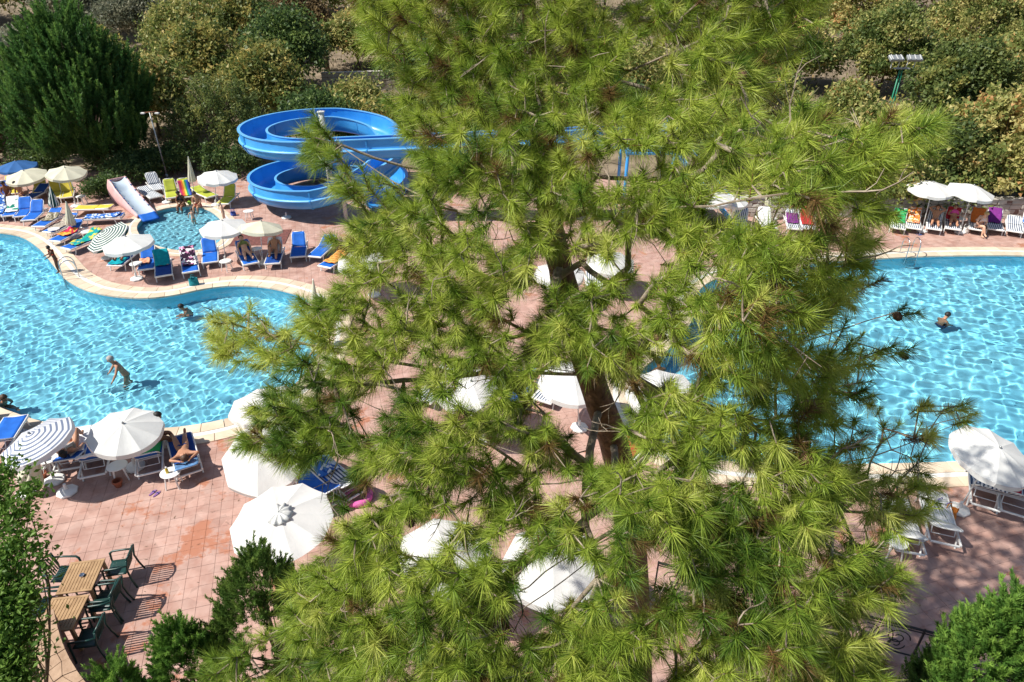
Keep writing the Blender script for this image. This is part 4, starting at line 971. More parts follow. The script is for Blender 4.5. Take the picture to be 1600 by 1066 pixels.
parasol((1125, 368), (1112, 300), M['canvas'], 'white parasol seen through the pine on the far right bank', 1.05, 8, Vector((-.05, -.05, 1)), group='parasols on the far right bank')
parasol((1160, 360), (1146, 306), M['canvas'], 'white parasol in half shade beside the white slatted lounger', .8, 8, Vector((.1, -.1, 1)), group='parasols on the far right bank')
closed_parasol((1200, 345), (1202, 285), M['cream_canvas'], 'closed cream parasol behind the white slatted lounger', .16)
side_table((1432, 337), 'white side table left of the two touching parasols'); side_table((1501, 342), 'white side table between the two touching parasols'); side_table((1559, 338), 'white side table behind the purple towel lounger')
sandals((1436, 367), (.06, .10, .28), 'blue and white sandals on the far right bank'); bag((1208, 352), (.70, .69, .66), 'white beach bag beside the slatted lounger', .4, .35)
bag((1508, 364), (.66, .64, .60), 'white beach bag below the right touching parasol', .4, .3)
# --- right near bank
G10 = 'loungers under the shaded parasol at right'
rn = row([('p1', (1528, 738), (1534, 806), ST, 40, 'white framed striped lounger at right, straight below the shaded parasol'), ('p2', (1572, 748), (1577, 815), ST, 40, 'white framed striped lounger nearest the right frame edge'),
          ('p3', (1450, 782), (1464, 838), M['white_plastic'], 30, 'white lounger peeking out under the pine at right'), ('p4', (1392, 792), (1408, 848), M['white_plastic'], 30, 'white lounger mostly behind pine needles at right')], G10)
towel(rn['p1'], M['stripe_sling'], .9, 1.95, 'navy striped towel on the lounger below the shaded parasol', .60); towel(rn['p2'], T['red'], .5, 1.2, 'dark red towel on the rightmost near lounger', .5, -.05)
parasol((1497, 798), (1562, 700), M['canvas'], 'white parasol dappled by pine shade at the right frame edge', .98, 10, Vector((.14, -.20, 1)), group='parasols on the near right bank', hset=1.95)
side_table((1402, 846), 'white side table under the pine at lower right'); bag((1481, 812), (.58, .20, .03), 'orange beach bag beside the shaded parasol base'); bag((1468, 800), (.20, .15, .42), 'violet beach bag behind the orange one', .34, .26)

# --- teak tables and green chairs
teak = mat('teak', (.28, .165, .08), .6, .25, 5, col2=(.42, .27, .14))
def teak_table(pts, label):
    c = [G(x, y, .74) for x, y in pts]; ce = sum(c, Vector()) / 4; ux = ((c[1] - c[0]) + (c[2] - c[3])) / 2; uy = ((c[3] - c[0]) + (c[2] - c[1])) / 2
    lx, ly = ux.length, uy.length; az = math.atan2(uy.y, uy.x)
    t = thing('wooden_table', label, 'table', (ce.x, ce.y, .006), az, 'teak tables'); n = 11; w = lx / n
    for k in range(n): MB().box((0, -lx / 2 + w * (k + .5), .725), (ly - .12, w - .008, .022), None, .003).build('slat', teak, t)
    for s in (-1, 1): MB().box((s * (ly / 2 - .03), 0, .724), (.055, lx, .026), None, .003).build('end_board', teak, t)
    for sx in (-1, 1):
        MB().box((0, sx * (lx / 2 - .05), .67), (ly - .14, .03, .07)).build('apron', teak, t)
        for sy in (-1, 1): MB().box((sy * (ly / 2 - .06), sx * (lx / 2 - .05), .355), (.06, .06, .70), None, .005).build('leg', teak, t)
    return t, az, lx, ly, ce
tA, azT, lxA, lyA, ceA = teak_table([(117, 872), (159, 879), (135.5, 934), (94, 918)], 'sunlit slatted teak table with a metal ashtray, lower left')
tB, _, _, _, ceB = teak_table([(90, 925), (132, 938), (104, 996), (60, 978)], 'teak table in leaf shade next to the sunlit one, lower left')
o = MB().lathe([(0, 0), (.05, 0), (.055, .035), (.045, .035), (.03, .012), (0, .012)], 18, cap=False).build('ashtray', M['steel'], None, 'auto'); o.location = (ceA.x + .03, ceA.y, .745); tag(o, 'small round metal ashtray on the sunlit teak table', 'ashtray')
gp = M['green_plastic']
def chair_parts():
    d = {}
    s_ = MB(); s_.grid(lambda u, v: Vector((-.22 + .44 * u, (v - .5) * .46, .43 - .02 * math.sin(math.pi * v) - .015 * u)), 6, 6); d['seat'] = s_.build('seat', gp, None, True, .02).data
    for k in range(7):
        y = -.18 + .06 * k
        d['slat%d' % k] = MB().tube([(-.22, y, .44), (-.27, y * 1.03, .62), (-.33 - .02 * math.cos(y * 6), y * 1.05, .83)], [.016, .014, .016], 5).build('back_slat', gp).data
    d['top'] = MB().tube([(-.30, -.235, .80), (-.345, -.14, .86), (-.36, 0, .88), (-.345, .14, .86), (-.30, .235, .80)], .022, 7).build('top_rail', gp, None, True).data
    for s in (-1, 1):
        d['arm%d' % s] = MB().tube([(-.31, s * .25, .68), (-.10, s * .28, .66), (.16, s * .28, .65), (.22, s * .26, .62), (.235, s * .255, .42), (.25, s * .26, 0)], [.022, .024, .026, .026, .022, .02], 7).build('arm_and_front_leg', gp, None, True).data
        d['rear%d' % s] = MB().tube([(-.33, s * .245, .82), (-.27, s * .24, .50), (-.30, s * .26, .25), (-.36, s * .28, 0)], .022, 7).build('rear_leg', gp, None, True).data
    for o_ in [q for q in COL.objects if q.name.split('.')[0] in ('seat', 'back_slat', 'top_rail', 'arm_and_front_leg', 'rear_leg') and q.parent is None]: bpy.data.objects.remove(o_)
    return d
CH = chair_parts()
def chair(loc, az, label):
    t = thing('garden_chair', label, 'chair', (loc.x, loc.y, .006), az, 'dark green chairs at the teak tables')
    for k, me in CH.items(): put('back_slat' if k.startswith('slat') else ('top_rail' if k == 'top' else ('arm_rest' if k.startswith('arm') else ('leg' if k.startswith('rear') else 'seat'))), me, t)
    for o_ in t.children:
        if o_.name.startswith('seat'): o_.modifiers.new('thickness', 'SOLIDIFY').thickness = .02
ev = Vector((math.cos(azT), math.sin(azT), 0)); ew = Vector((-ev.y, ev.x, 0))
if ew.x < 0: ew = -ew
gap = lxA / 2 + .20
for ce, nm in ((ceA, 'sunlit'), (ceB, 'shaded')):
    for sgn, side in ((1, 'right'), (-1, 'left')):
        for k, which in ((-.5, 'upper'), (.5, 'lower')):
            dirn = ev if (ev.y < 0) else -ev
            p = ce + ew * sgn * gap + dirn * k * lyA * .98
            chair(p, math.atan2(-ew.y * sgn, -ew.x * sgn) + random.uniform(-.12, .12), 'dark green slatted chair, %s one on the %s side of the %s teak table' % (which, side, nm))
# ---------------------------------------------------------------- water slide
SLC, SLR = Vector((-10.05, 37.0, 0)), 3.5
def slide_path(s):
    """s in metres; returns point, tangent direction in plan"""
    if s < 0: s = 0
    Ls = 15.5
    if s <= Ls:
        return Vector((5.45 - s, SLC.y - SLR, 3.95 - .65 * s / Ls)), Vector((-1, 0, 0))
    a = (s - Ls) / SLR; ph = R(270) - a
    return Vector((SLC.x + SLR * math.cos(ph), SLC.y + SLR * math.sin(ph), 3.30 - float(np.interp(a / (2 * math.pi), [0, .5, .62, 1.0, 1.5, 2.0], [0, .22, .5, 2.4, 3.0, 3.08])))), Vector((math.sin(ph), -math.cos(ph), 0))
slide = thing('water_slide', 'blue fibreglass water slide winding down in two loops', 'water slide', (SLC.x, SLC.y, 0))
def sweep(prof, s0, s1, n, lead):
    m = MB(); vs = []
    for i in range(n + 1):
        sc_ = s0 + (s1 - s0) * (i / n if n else 0); p, t = slide_path(sc_); o = Vector((t.y, -t.x, 0)) * -1.0          # outward side of the bend
        if sc_ <= 15.5: o = Vector((0, -1, 0))
        else: o = (Vector((p.x, p.y, 0)) - Vector((SLC.x, SLC.y, 0))).normalized()
        vs += [p + o * a + Vector((0, 0, z)) - Vector((SLC.x, SLC.y, 0)) for a, z in prof]
    k = len(prof)
    fs = [(i * k + j, i * k + j + 1, (i + 1) * k + j + 1, (i + 1) * k + j) for i in range(n) for j in range(k - 1)]
    m.add(vs, fs); return m
prof_in = [(.66, .94), (.655, .60), (.62, .30), (.50, .10), (.26, .015), (0, 0), (-.26, .015), (-.48, .10), (-.58, .28), (-.615, .55), (-.62, .76)]
prof_out = [(.70, .94), (.70, .50), (.71, .46)]
prof_hull = [(.73, .36), (.70, .20), (.60, .0), (.40, -.10), (0, -.14), (-.40, -.10), (-.58, .04), (-.66, .30), (-.66, .76)]
cuts = [0, 3.1, 6.2, 9.3, 12.4, 15.5]; turn = 2 * math.pi * SLR
cuts += [15.5 + turn * k / 7 for k in range(1, 14)]
for a_, b_ in zip(cuts[:-1], cuts[1:]):
    n_ = 3 if b_ <= 15.6 else 9
    sec = sweep(prof_in, a_ + .004, b_ - .004, n_, 0).build('flume_section', M['slide'], slide, True)
    o1 = sweep(prof_out, a_ + .004, b_ - .004, n_, 0).build('outer_wall', M['slide'], sec, True)
    o2 = sweep(prof_hull, a_ + .004, b_ - .004, n_, 0).build('hull', M['slide'], sec, True)
    sweep([(.63, .93), (.63, .965), (.78, .965), (.78, .925), (.70, .925)], a_, b_, n_, 0).build('rim', M['slide_edge'], sec, 'auto')
    sweep([(-.59, .75), (-.59, .785), (-.71, .785), (-.71, .745), (-.65, .745)], a_, b_, n_, 0).build('inner_rim', M['slide_edge'], sec, 'auto')
    sweep([(.70, .47), (.80, .455), (.815, .41), (.80, .37), (.72, .35)], a_, b_, n_, 0).build('ledge', M['slide_edge'], sec, True)
    j = MB()
    for q_ in (-.03, .03):
        j.v += sweep([(a2 + .012 * (1 if a2 > 0 else -1), z2 - (.012 if abs(a2) < .5 else 0)) for a2, z2 in [(.74, .92), (.74, .5), (.83, .45), (.83, .36), (.76, .34)] + prof_hull[1:]], b_ + q_, b_ + q_, 0, 0).v
    k_ = len(j.v) // 2; j.f = [(i, i + 1, k_ + i + 1, k_ + i) for i in range(k_ - 1)]
    j.build('joint_flange', M['slide'], sec, False, .02)
pw = M['dull_white']
MB().tube([(0, 0, 0), (0, 0, 4.7)], .15, 14).build('centre_column', pw, slide, True)
MB().lathe([(0, 4.7), (.20, 4.7), (.20, 4.76), (0, 4.8)], 14, cap=False).build('column_cap', pw, slide, 'auto')
for k in range(10):
    p, _t = slide_path(15.5 + turn * (k + .5) / 5.2); rel = p - Vector((SLC.x, SLC.y, 0)); hub = Vector((0, 0, rel.z - .35))
    MB().tube([hub, Vector((rel.x * .92, rel.y * .92, rel.z - .18))], .06, 7).build('support_arm', M['grey_metal'], slide, True)
for s_ in (3.1, 9.3, 14.0):
    p, _t = slide_path(s_); rel = p - Vector((SLC.x, SLC.y, 0)); MB().tube([(rel.x, rel.y, 0), (rel.x, rel.y, rel.z - .1)], .11, 10).build('support_post', pw, slide, True)
# start tower
tw = thing('slide_tower', 'blue start tower of the water slide, mostly behind the pine', 'tower', (6.6, 33.5, 0))
for sx in (-1, 1):
    for sy in (-1, 1): MB().tube([(sx * 1.1, sy * 1.1, 0), (sx * 1.1, sy * 1.1, 5.1)], .08, 8).build('post', M['slide'], tw, True)
MB().box((0, 0, 3.82), (2.4, 2.4, .12), None, .02).build('platform', M['slide'], tw)
for sy in (-1, 1):
    for zz in (4.35, 4.9): MB().tube([(-1.1, sy * 1.1, zz), (1.1, sy * 1.1, zz)], .035, 7).build('guard_rail', M['slide_edge'], tw, True)
    MB().box((0, sy * 1.1, 4.35), (2.1, .03, .75)).build('guard_panel', M['slide'], tw)
for k in range(13): MB().box((1.25 + .27 * (12 - k), 0, .29 * (k + 1)), (.30, 1.0, .04), None, .008).build('stair_tread', M['slide_edge'], tw)
for s in (-1, 1):
    MB().tube([(1.2 + 13 * .27, s * .55, .1), (1.2, s * .55, 3.75)], .06, 6).build('stringer', M['slide'], tw); MB().tube([(1.2 + 13 * .27, s * .55, 1.1), (1.2, s * .55, 4.75)], .03, 6).build('handrail', M['slide_edge'], tw)
person('person in blue trunks leaning on the slide tower rail', stand_pose(0, .5, 'rail'), skin='fair', hair='brown', bottoms=(.03, .10, .45), loc=(6.0, 32.95, 3.89), rz=R(200))

# ---------------------------------------------------------------- walls, lights, railing
stone = mat('field_stone', (.33, .29, .24), .9, .3, 3, bump=.8, bscale=9, col2=(.52, .47, .40)); plaster = mat('weathered_plaster', (.38, .35, .31), .9, .25, 1.3, bump=.6, bscale=7, col2=(.58, .54, .48))
def block_wall(a, b, z0, hgt, label, rows, bl, mt, name='stone_wall', thick=.38, cap=True):
    d = b - a; ln = d.length; az = math.atan2(d.y, d.x); t = thing(name, label, 'wall', (a.x, a.y, z0), az); rh = hgt / rows
    MB().box((ln / 2, 0, hgt / 2 - .02), (ln, thick - .05, hgt - .04)).build('core', M['grout'], t)
    kinds = []
    for k in range(6):
        m_ = MB(); w_ = bl * (.7 + .12 * k); m_.box((0, 0, 0), (w_ - .02, thick, rh - .02), None, .02)
        m_.v = [(x + random.gauss(0, .012), y + random.gauss(0, .012), z + random.gauss(0, .010)) for x, y, z in m_.v]; o_ = m_.build('stone', mt); kinds.append((w_, o_.data)); bpy.data.objects.remove(o_)
    for r_ in range(rows):
        x = 0
        while x < ln:
            w_, me = random.choice(kinds); put('stone', me, t, (x + w_ / 2, random.gauss(0, .012), rh * (r_ + .5)), (0, 0, random.choice((0, math.pi)))); x += w_
    if cap:
        n = int(ln / 1.2)
        for k in range(n): MB().box((ln * (k + .5) / n, 0, hgt + .03), (ln / n - .01, thick + .1, .06), None, .01).build('cap_stone', plaster, t)
    return t
block_wall(Vector((11.5, 34.35, 0)), Vector((29, 34.0, 0)), 0, 1.0, 'low pale stone wall behind the two touching parasols', 4, .5, plaster)
def T(px, py):
    """where the sight line meets the terrain or deck"""
    d = ray(px, py); o = Vector((0, 0, CAM_H)); t_ = 20.0
    while t_ < 400:
        p = o + d * t_
        zz = float(terrain_z(p.x, p.y)); zz = 0 if zz < -2 else zz
        if p.z <= zz: return Vector((p.x, p.y, zz))
        t_ += .25
    return o + d * 400
a_, b_ = T(505, 138), T(650, 140); block_wall(a_, b_, min(a_.z, b_.z) - .2, 1.7, 'grey stone terrace wall high behind the blue slide', 5, .55, stone, 'terrace_wall')
lp = G(262, 279); t = thing('lamp_post', 'thin grey lamp post in front of the trees left of the slide', 'lamp post', (lp.x, lp.y, 0))
MB().tube([(0, 0, 0), (0, 0, .3)], .09, 10).build('foot', M['grey_metal'], t, True); MB().tube([(0, 0, .3), (-.05, 0, 3.9)], [.05, .035], 8).build('pole', M['grey_metal'], t, True)
MB().tube([(-.45, 0, 3.88), (.42, 0, 3.95)], .025, 6).build('cross_arm', mat('rusty_arm', (.22, .09, .05), .8, .3, 8), t, True)
for x in (-.42, .40): MB().box((x, -.05, 3.86), (.22, .16, .09), None, .02).build('lamp_head', M['dull_white'], t)
fz = float(terrain_z(23.6, 44)); t = thing('floodlight_mast', 'green mast with two grey floodlights among the trees at right', 'floodlight', (23.6, 44, fz))
hgt = 5.75 - fz
for s in (-1, 1):
    MB().tube([(s * .10, 0, 0), (s * .08, 0, hgt)], .045, 7).build('upright', M['green_pole'], t, True)
for k in range(9): MB().tube([(-.09, 0, .3 + k * .55), (.09, 0, .58 + k * .55)], .018, 5).build('brace', M['green_pole'], t)
MB().box((0, 0, hgt + .03), (.95, .3, .06), None, .01).build('bracket', M['grey_metal'], t)
for s, rz_ in ((-1, .25), (1, -.35)):
    hd_ = MB().box((0, 0, 0), (.85, .45, .20), None, .04).build('lamp_housing', M['grey_metal'], t); hd_.location = (s * .55, -.12, hgt + .62); hd_.rotation_euler = (R(28), 0, rz_ * .3)
    for x in (-.3, 0, .3): MB().box((x, 0, .11), (.03, .42, .03)).build('cooling_fin', M['dull_white'], hd_)
    for x in (-.22, .22): MB().tube([(s * .45 + x, 0, hgt + .05), (s * .5 + x, -.08, hgt + .55)], .03, 6).build('yoke', M['dull_white'], t)
# wrought iron railing along the near edge of the deck
ra, rb = Vector((3.2, 10.35, 0)), Vector((10.6, 7.8, 0)); d_ = rb - ra; t = thing('iron_railing', 'black wrought iron railing with scrolls at the bottom right', 'railing', (ra.x, ra.y, .006), math.atan2(d_.y, d_.x)); LN = d_.length
for zz, rr in ((.92, .028), (.84, .014), (.12, .018)): MB().tube([(0, 0, zz), (LN, 0, zz)], rr, 8).build('rail', M['iron'], t, True)
npan = 6; pw_ = LN / npan
scr = MB(); 
def scroll(cx_, cz_, r0, turns, s):
    return [(cx_ + s * r0 * (1 - .75 * k / 26) * math.cos(2 * math.pi * turns * k / 26), 0, cz_ + r0 * (1 - .75 * k / 26) * math.sin(2 * math.pi * turns * k / 26)) for k in range(27)]
for s in (-1, 1): scr.tube(scroll(s * .26, .55, .23, 1.4, s), .012, 6); scr.tube(scroll(s * .26, .36, .18, -1.3, s), .012, 6)
scr.tube([(0.18 * math.cos(2 * math.pi * k / 20), 0, .48 + .30 * math.sin(2 * math.pi * k / 20)) for k in range(21)], .012, 6)
sm = scr.build('scrollwork', M['iron'], None, True); smd = sm.data; bpy.data.objects.remove(sm)
for k in range(npan + 1): MB().box((k * pw_, 0, .48), (.035, .035, .96), None, .005).build('post', M['iron'], t)
for k in range(npan): put('scrollwork', smd, t, ((k + .5) * pw_, 0, 0))
# stone topped curved wall at the lower left
sa, sbv = G(52, 968, 1.1), G(118, 1110, 1.1); d_ = sbv - sa; t = thing('garden_wall', 'curved garden wall topped with tan crazy paving, lower left corner', 'wall', (sa.x, sa.y, 0), math.atan2(d_.y, d_.x))
ln = d_.length; bend = lambda x: -.12 * math.sin(math.pi * x / ln)
tan_stone = mat('tan_flagstone', (.30, .19, .12), .8, .25, 5, bump=.3, bscale=25, col2=(.44, .30, .20))
cw_ = MB(); cw_.grid(lambda u, v: Vector((u * ln, bend(u * ln) + .34, 1.06 * v)), 10, 1); cw_.grid(lambda u, v: Vector((u * ln, bend(u * ln) - .34, 1.06 * (1 - v))), 10, 1); cw_.grid(lambda u, v: Vector((u * ln, bend(u * ln) - .34 + .68 * v, 1.06)), 10, 1); cw_.build('masonry', M['grout'], t)
nx_, ny_ = 9, 4; gp_ = [[Vector((ln * i / nx_ + (random.uniform(-.06, .06) if 0 < i < nx_ else 0), -.36 + .72 * j / ny_ + (random.uniform(-.06, .06) if 0 < j < ny_ else 0), 0)) for j in range(ny_ + 1)] for i in range(nx_ + 1)]
for i in range(nx_):
    for j in range(ny_):
        q4 = [gp_[i][j], gp_[i + 1][j], gp_[i + 1][j + 1], gp_[i][j + 1]]; ce = sum(q4, Vector()) / 4; q4 = [ce + (p - ce) * .95 + Vector((0, bend(p.x), 0)) for p in q4]; zt = 1.10 + random.gauss(0, .004)
        MB().add([(p.x, p.y, zt) for p in q4] + [(p.x, p.y, 1.05) for p in q4], [(0, 1, 2, 3), (0, 4, 5, 1), (1, 5, 6, 2), (2, 6, 7, 3), (3, 7, 4, 0)]).build('flagstone', tan_stone, t)
# pale road up on the slope
road = MB(); road.grid(lambda u, v: (lambda p: Vector((p.x, p.y, float(terrain_z(p.x, p.y)) + .06)))(Vector((-70 + 140 * u, 92 + 6 * v + 3 * math.sin(u * 5), 0))), 70, 3)
tag(road.build('road', mat('pale_gravel_road', (.46, .42, .37), .95, .15, .8), None, True), kind='structure')
# ---------------------------------------------------------------- vegetation
def rnd_dirs(n, rng):
    v = rng.normal(size=(n, 3)); return v / np.linalg.norm(v, axis=1, keepdims=True)
def leaf_quads(C, size, rng, axis=None, aspect=.55, jitter=1.0, fold=.25):
    """C (n,3) leaf positions; returns V, F; each leaf is a folded diamond"""
    n = len(C); a = rnd_dirs(n, rng)
    if axis is not None: a = a * jitter + axis; a /= np.linalg.norm(a, axis=1, keepdims=True)
    b = np.cross(a, rnd_dirs(n, rng)); b /= np.linalg.norm(b, axis=1, keepdims=True) + 1e-9; c = np.cross(a, b)
    L = (size * rng.uniform(.65, 1.3, n))[:, None]; w = L * aspect * .5
    V = np.stack([C, C + a * L * .45 + b * w + c * w * fold, C + a * L, C + a * L * .45 - b * w + c * w * fold], 1)
    base = (np.arange(n) * 4)[:, None]
    F = np.concatenate([base + np.array([0, 1, 2]), base + np.array([0, 2, 3])])
    return V.reshape(-1, 3), F
def leaf_tris(C, size, rng, axis=None, aspect=.7, jitter=1.0, fold=0):
    n = len(C); a = rnd_dirs(n, rng)
    if axis is not None: a = a * jitter + axis; a /= np.linalg.norm(a, axis=1, keepdims=True)
    b = np.cross(a, rnd_dirs(n, rng)); b /= np.linalg.norm(b, axis=1, keepdims=True) + 1e-9
    L = (size * rng.uniform(.65, 1.3, n))[:, None]; w = L * aspect * .6
    V = np.stack([C + b * w, C - b * w, C + a * L], 1); return V.reshape(-1, 3), np.arange(n * 3).reshape(n, 3)
def limb_tubes(m, start, ends, r0, rng):
    for e in ends:
        mid = start.lerp(e, .5) + Vector((rng.normal(0, .08), rng.normal(0, .08), .05)) * min(1.2, (e - start).length)
        m.tube(spline([start, mid, e], 2), [r0 * (1 - .85 * k / 4) for k in range(5)], 4, False)
def broadleaf(name, label, base, blobs, nclus, nleaf, size, mt, seed, trunk_r=.14, cl_r=.42, group=None, cat='tree', tint_mu=(.25, .75), hang=0.0, shell=.55, aspect=.55, lower=-.5, ntip=5, single=True):
    """blobs: (centre offset from base, radii)"""
    rng = np.random.default_rng(seed); t = thing(name, label, cat, tuple(base), 0, group); C = []
    vol = np.array([r[0] * r[1] * r[2] for _, r in blobs]) ** .67; cnt = np.maximum(3, (nclus * vol / vol.sum()).astype(int)); tips = []
    for (c, r), k in zip(blobs, cnt):
        d = rnd_dirs(k, rng); d[:, 2] = np.where(d[:, 2] < lower, -d[:, 2] * .5, d[:, 2]); rad = rng.uniform(shell, 1.0, k) ** .6
        C.append(np.array(c) + d * rad[:, None] * np.array(r) * (1 + .15 * np.sin(d[:, :1] * 9 + d[:, 1:2] * 7)))
        for i in range(min(ntip, k)): tips.append(Vector(C[-1][i]))
    C = np.concatenate(C); ct = rng.uniform(*tint_mu, len(C))
    per = nleaf // len(C); idx = np.repeat(np.arange(len(C)), per); off = rng.normal(size=(len(idx), 3)) * cl_r * .5 * rng.uniform(.6, 1.4, len(C))[idx][:, None]
    if hang: off[:, 2] = -np.abs(off[:, 2]) * hang; off[:, :2] *= .45
    pos = C[idx] + off; tint = np.clip(ct[idx] + rng.normal(0, .12, len(idx)), 0, 1)
    ax = np.tile(np.array([[0, 0, -.6 if hang else .15]]), (len(idx), 1)); V, F = (leaf_tris if single else leaf_quads)(pos, size, rng, ax, aspect)
    cr = npmesh('crown', V, F, mt, t, np.repeat(tint, 3 if single else 4)); tag(cr, kind='stuff')
    m = MB(); zc = min(c[2] for c, _ in blobs) if blobs else 1
    top = Vector((np.mean([c[0] for c, _ in blobs]) * .6, np.mean([c[1] for c, _ in blobs]) * .6, max(.4, zc * .75)))
    m.tube(spline([Vector((0, 0, -.2)), top * .5 + Vector((.05, 0, 0)), top], 3), [trunk_r * (1 - .4 * k / 6) for k in range(7)], 8); m.build('trunk', M['trunk'], t, True)
    lm = MB(); limb_tubes(lm, top * .95, tips, trunk_r * .5, rng); lm.build('limbs', M['trunk'], t, True)
    return t
def sprayed(name, label, base, axis_pts, nspray, slen, mt, seed, blades=46, bl=.09, bw=.028, trunk_r=.16, up=.9, group=None, cat='tree', spread=.10, trunk_h=None, tint_rng=(.15, .9)):
    """juniper or cypress; axis_pts: (z, radius) outline of the crown"""
    rng = np.random.default_rng(seed); t = thing(name, label, cat, tuple(base), 0, group); zs = np.array([p[0] for p in axis_pts]); rs = np.array([p[1] for p in axis_pts])
    zz = np.linspace(zs[0], zs[-1], 200); rr = np.interp(zz, zs, rs); w = rr + .05; w /= w.sum()
    z = rng.choice(zz, nspray, p=w) + rng.normal(0, .03, nspray); r = np.interp(z, zs, rs); th = rng.uniform(0, 2 * math.pi, nspray); lob = 1 + .15 * np.sin(3 * th + z * 1.3) + .12 * np.sin(7 * th - z * 2.1) + .07 * np.sin(13 * th + z * 4)
    rad = r * lob * rng.uniform(.55, 1.0, nspray) ** .45
    B = np.stack([rad * np.cos(th), rad * np.sin(th), z], -1)
    d = np.stack([np.cos(th) * (1 - up * .55), np.sin(th) * (1 - up * .55), np.full(nspray, up)], -1) + rng.normal(0, .18, (nspray, 3)); d /= np.linalg.norm(d, axis=1, keepdims=True)
    L = slen * rng.uniform(.55, 1.25, nspray); k = blades
    s = np.tile(np.linspace(0, 1, k), nspray) ; i = np.repeat(np.arange(nspray), k)
    ph = rng.uniform(0, 2 * math.pi, len(i)); e1 = np.cross(d, [0.3, .2, 1.0]); e1 /= np.linalg.norm(e1, axis=1, keepdims=True); e2 = np.cross(d, e1)
    rad2 = spread * slen * (1 - s) ** .8 * rng.uniform(.1, 1.0, len(i)); radial = e1[i] * np.cos(ph)[:, None] + e2[i] * np.sin(ph)[:, None]
    pos = B[i] + d[i] * (s * L[i])[:, None] + radial * rad2[:, None]
    ax = d[i] * 1.1 + radial * .75; V, F = leaf_tris(pos, bl, rng, ax, bw / bl, .35)
    tint = np.clip(rng.uniform(*tint_rng, nspray)[i] * .7 + .3 * s + rng.normal(0, .06, len(i)), 0, 1)
    tag(npmesh('crown', V, F, mt, t, np.repeat(tint, 3)), kind='stuff')
    H = zs[-1]; MB().tube([(0, 0, -.2), (.04, .03, H * .4), (0, 0, H * .9)], [trunk_r, trunk_r * .75, .02], 8).build('trunk', M['trunk'], t, True)
    lm = MB(); limb_tubes(lm, Vector((0, 0, max(.4, zs[0]))), [Vector(B[q]) * .9 for q in range(0, min(nspray, 40))], trunk_r * .35, rng); lm.build('limbs', M['trunk'], t, True)
    return t
LF = {}
LF['olive'] = leafmat('olive_leaves', [(0, (0.066, 0.108, 0.034)), (.45, (0.177, 0.227, 0.062)), (.75, (0.356, 0.332, 0.095)), (1, (0.600, 0.451, 0.143))])
LF['yellow'] = leafmat('yellowing_leaves', [(0, (0.075, 0.124, 0.033)), (.4, (0.199, 0.250, 0.066)), (.7, (0.432, 0.399, 0.133)), (.9, (0.600, 0.532, 0.217)), (1, (0.600, 0.332, 0.133))])
LF['dark'] = leafmat('dark_leaves', [(0, (0.034, 0.071, 0.027)), (.6, (0.098, 0.164, 0.049)), (1, (0.247, 0.330, 0.083))])
LF['fresh'] = leafmat('fresh_leaves', [(0, (0.042, 0.105, 0.017)), (.5, (0.105, 0.210, 0.031)), (1, (0.224, 0.364, 0.070))])
LF['juniper'] = leafmat('juniper_scales', [(0, (0.023, 0.060, 0.019)), (.5, (0.065, 0.158, 0.037)), (1, (0.186, 0.317, 0.065))])
LF['juniper2'] = leafmat('bright_juniper_scales', [(0, (0.038, 0.096, 0.020)), (.5, (0.113, 0.244, 0.043)), (1, (0.295, 0.470, 0.086))])
LF['juniper3'] = leafmat('mid_juniper_scales', [(0, (.03, .07, .016)), (.5, (.10, .19, .036)), (1, (.26, .36, .08))])
LF['grey'] = leafmat('grey_green_leaves', [(0, (0.089, 0.107, 0.070)), (.5, (0.195, 0.212, 0.142)), (1, (0.354, 0.337, 0.230))])
LF['brown'] = leafmat('dry_leaves', [(0, (0.078, 0.058, 0.033)), (.5, (0.182, 0.130, 0.065)), (1, (0.312, 0.221, 0.104))])

# far left juniper, round and dense with upright flames
jb = G(158, 266)
sprayed('juniper_tree', 'big round juniper with upright flame-like sprays at upper left', (jb.x, jb.y, 0), [(1.0, 1.4), (1.8, 3.0), (3.0, 3.5), (4.6, 3.3), (6.2, 2.5), (7.6, 1.3), (8.6, .3)], 2300, 1.35, LF['juniper'], 11, 90, .17, .055, .3, 1.1, spread=.075)
lb_ = G(-20, 262)
sprayed('juniper_tree', 'dark juniper cut by the left frame edge above the blue parasol', (lb_.x, lb_.y + 1, 0), [(.6, 1.2), (1.6, 2.4), (3.2, 2.6), (5.0, 1.6), (6.2, .4)], 420, .9, LF['juniper'], 12, 44, .17, .07, .22, .9, spread=.12)
G11 = 'dark shrubs behind the wading pool'
for k, (px, py, w, h_, lab) in enumerate(((205, 283, 1.5, 1.3, 'dark shrub behind the toy slide'), (190, 268, 1.7, 1.6, 'dark shrub right of the big juniper trunk'), (255, 272, 1.6, 1.5, 'dark shrub at the foot of the lamp post'), (310, 268, 1.9, 1.7, 'dark shrub behind the closed pale parasol'),
                                        (370, 272, 1.7, 1.5, 'dark shrub right behind the lime lounger'), (165, 305, .9, .8, 'small leafy bush beside the white table at far left'), (60, 268, 1.6, 1.3, 'dark shrub behind the yellow loungers at far left'))):
    b0 = G(px, py)
    broadleaf('shrub', lab, (b0.x, b0.y, 0), [((0, 0, h_ * .55), (w, w * .8, h_ * .6)), ((w * .5, .2, h_ * .5), (w * .6, w * .6, h_ * .5))], 70, 3800, .15, LF['dark'], 20 + k, .06, .4, G11, 'shrub')
wt = G(345, 268)
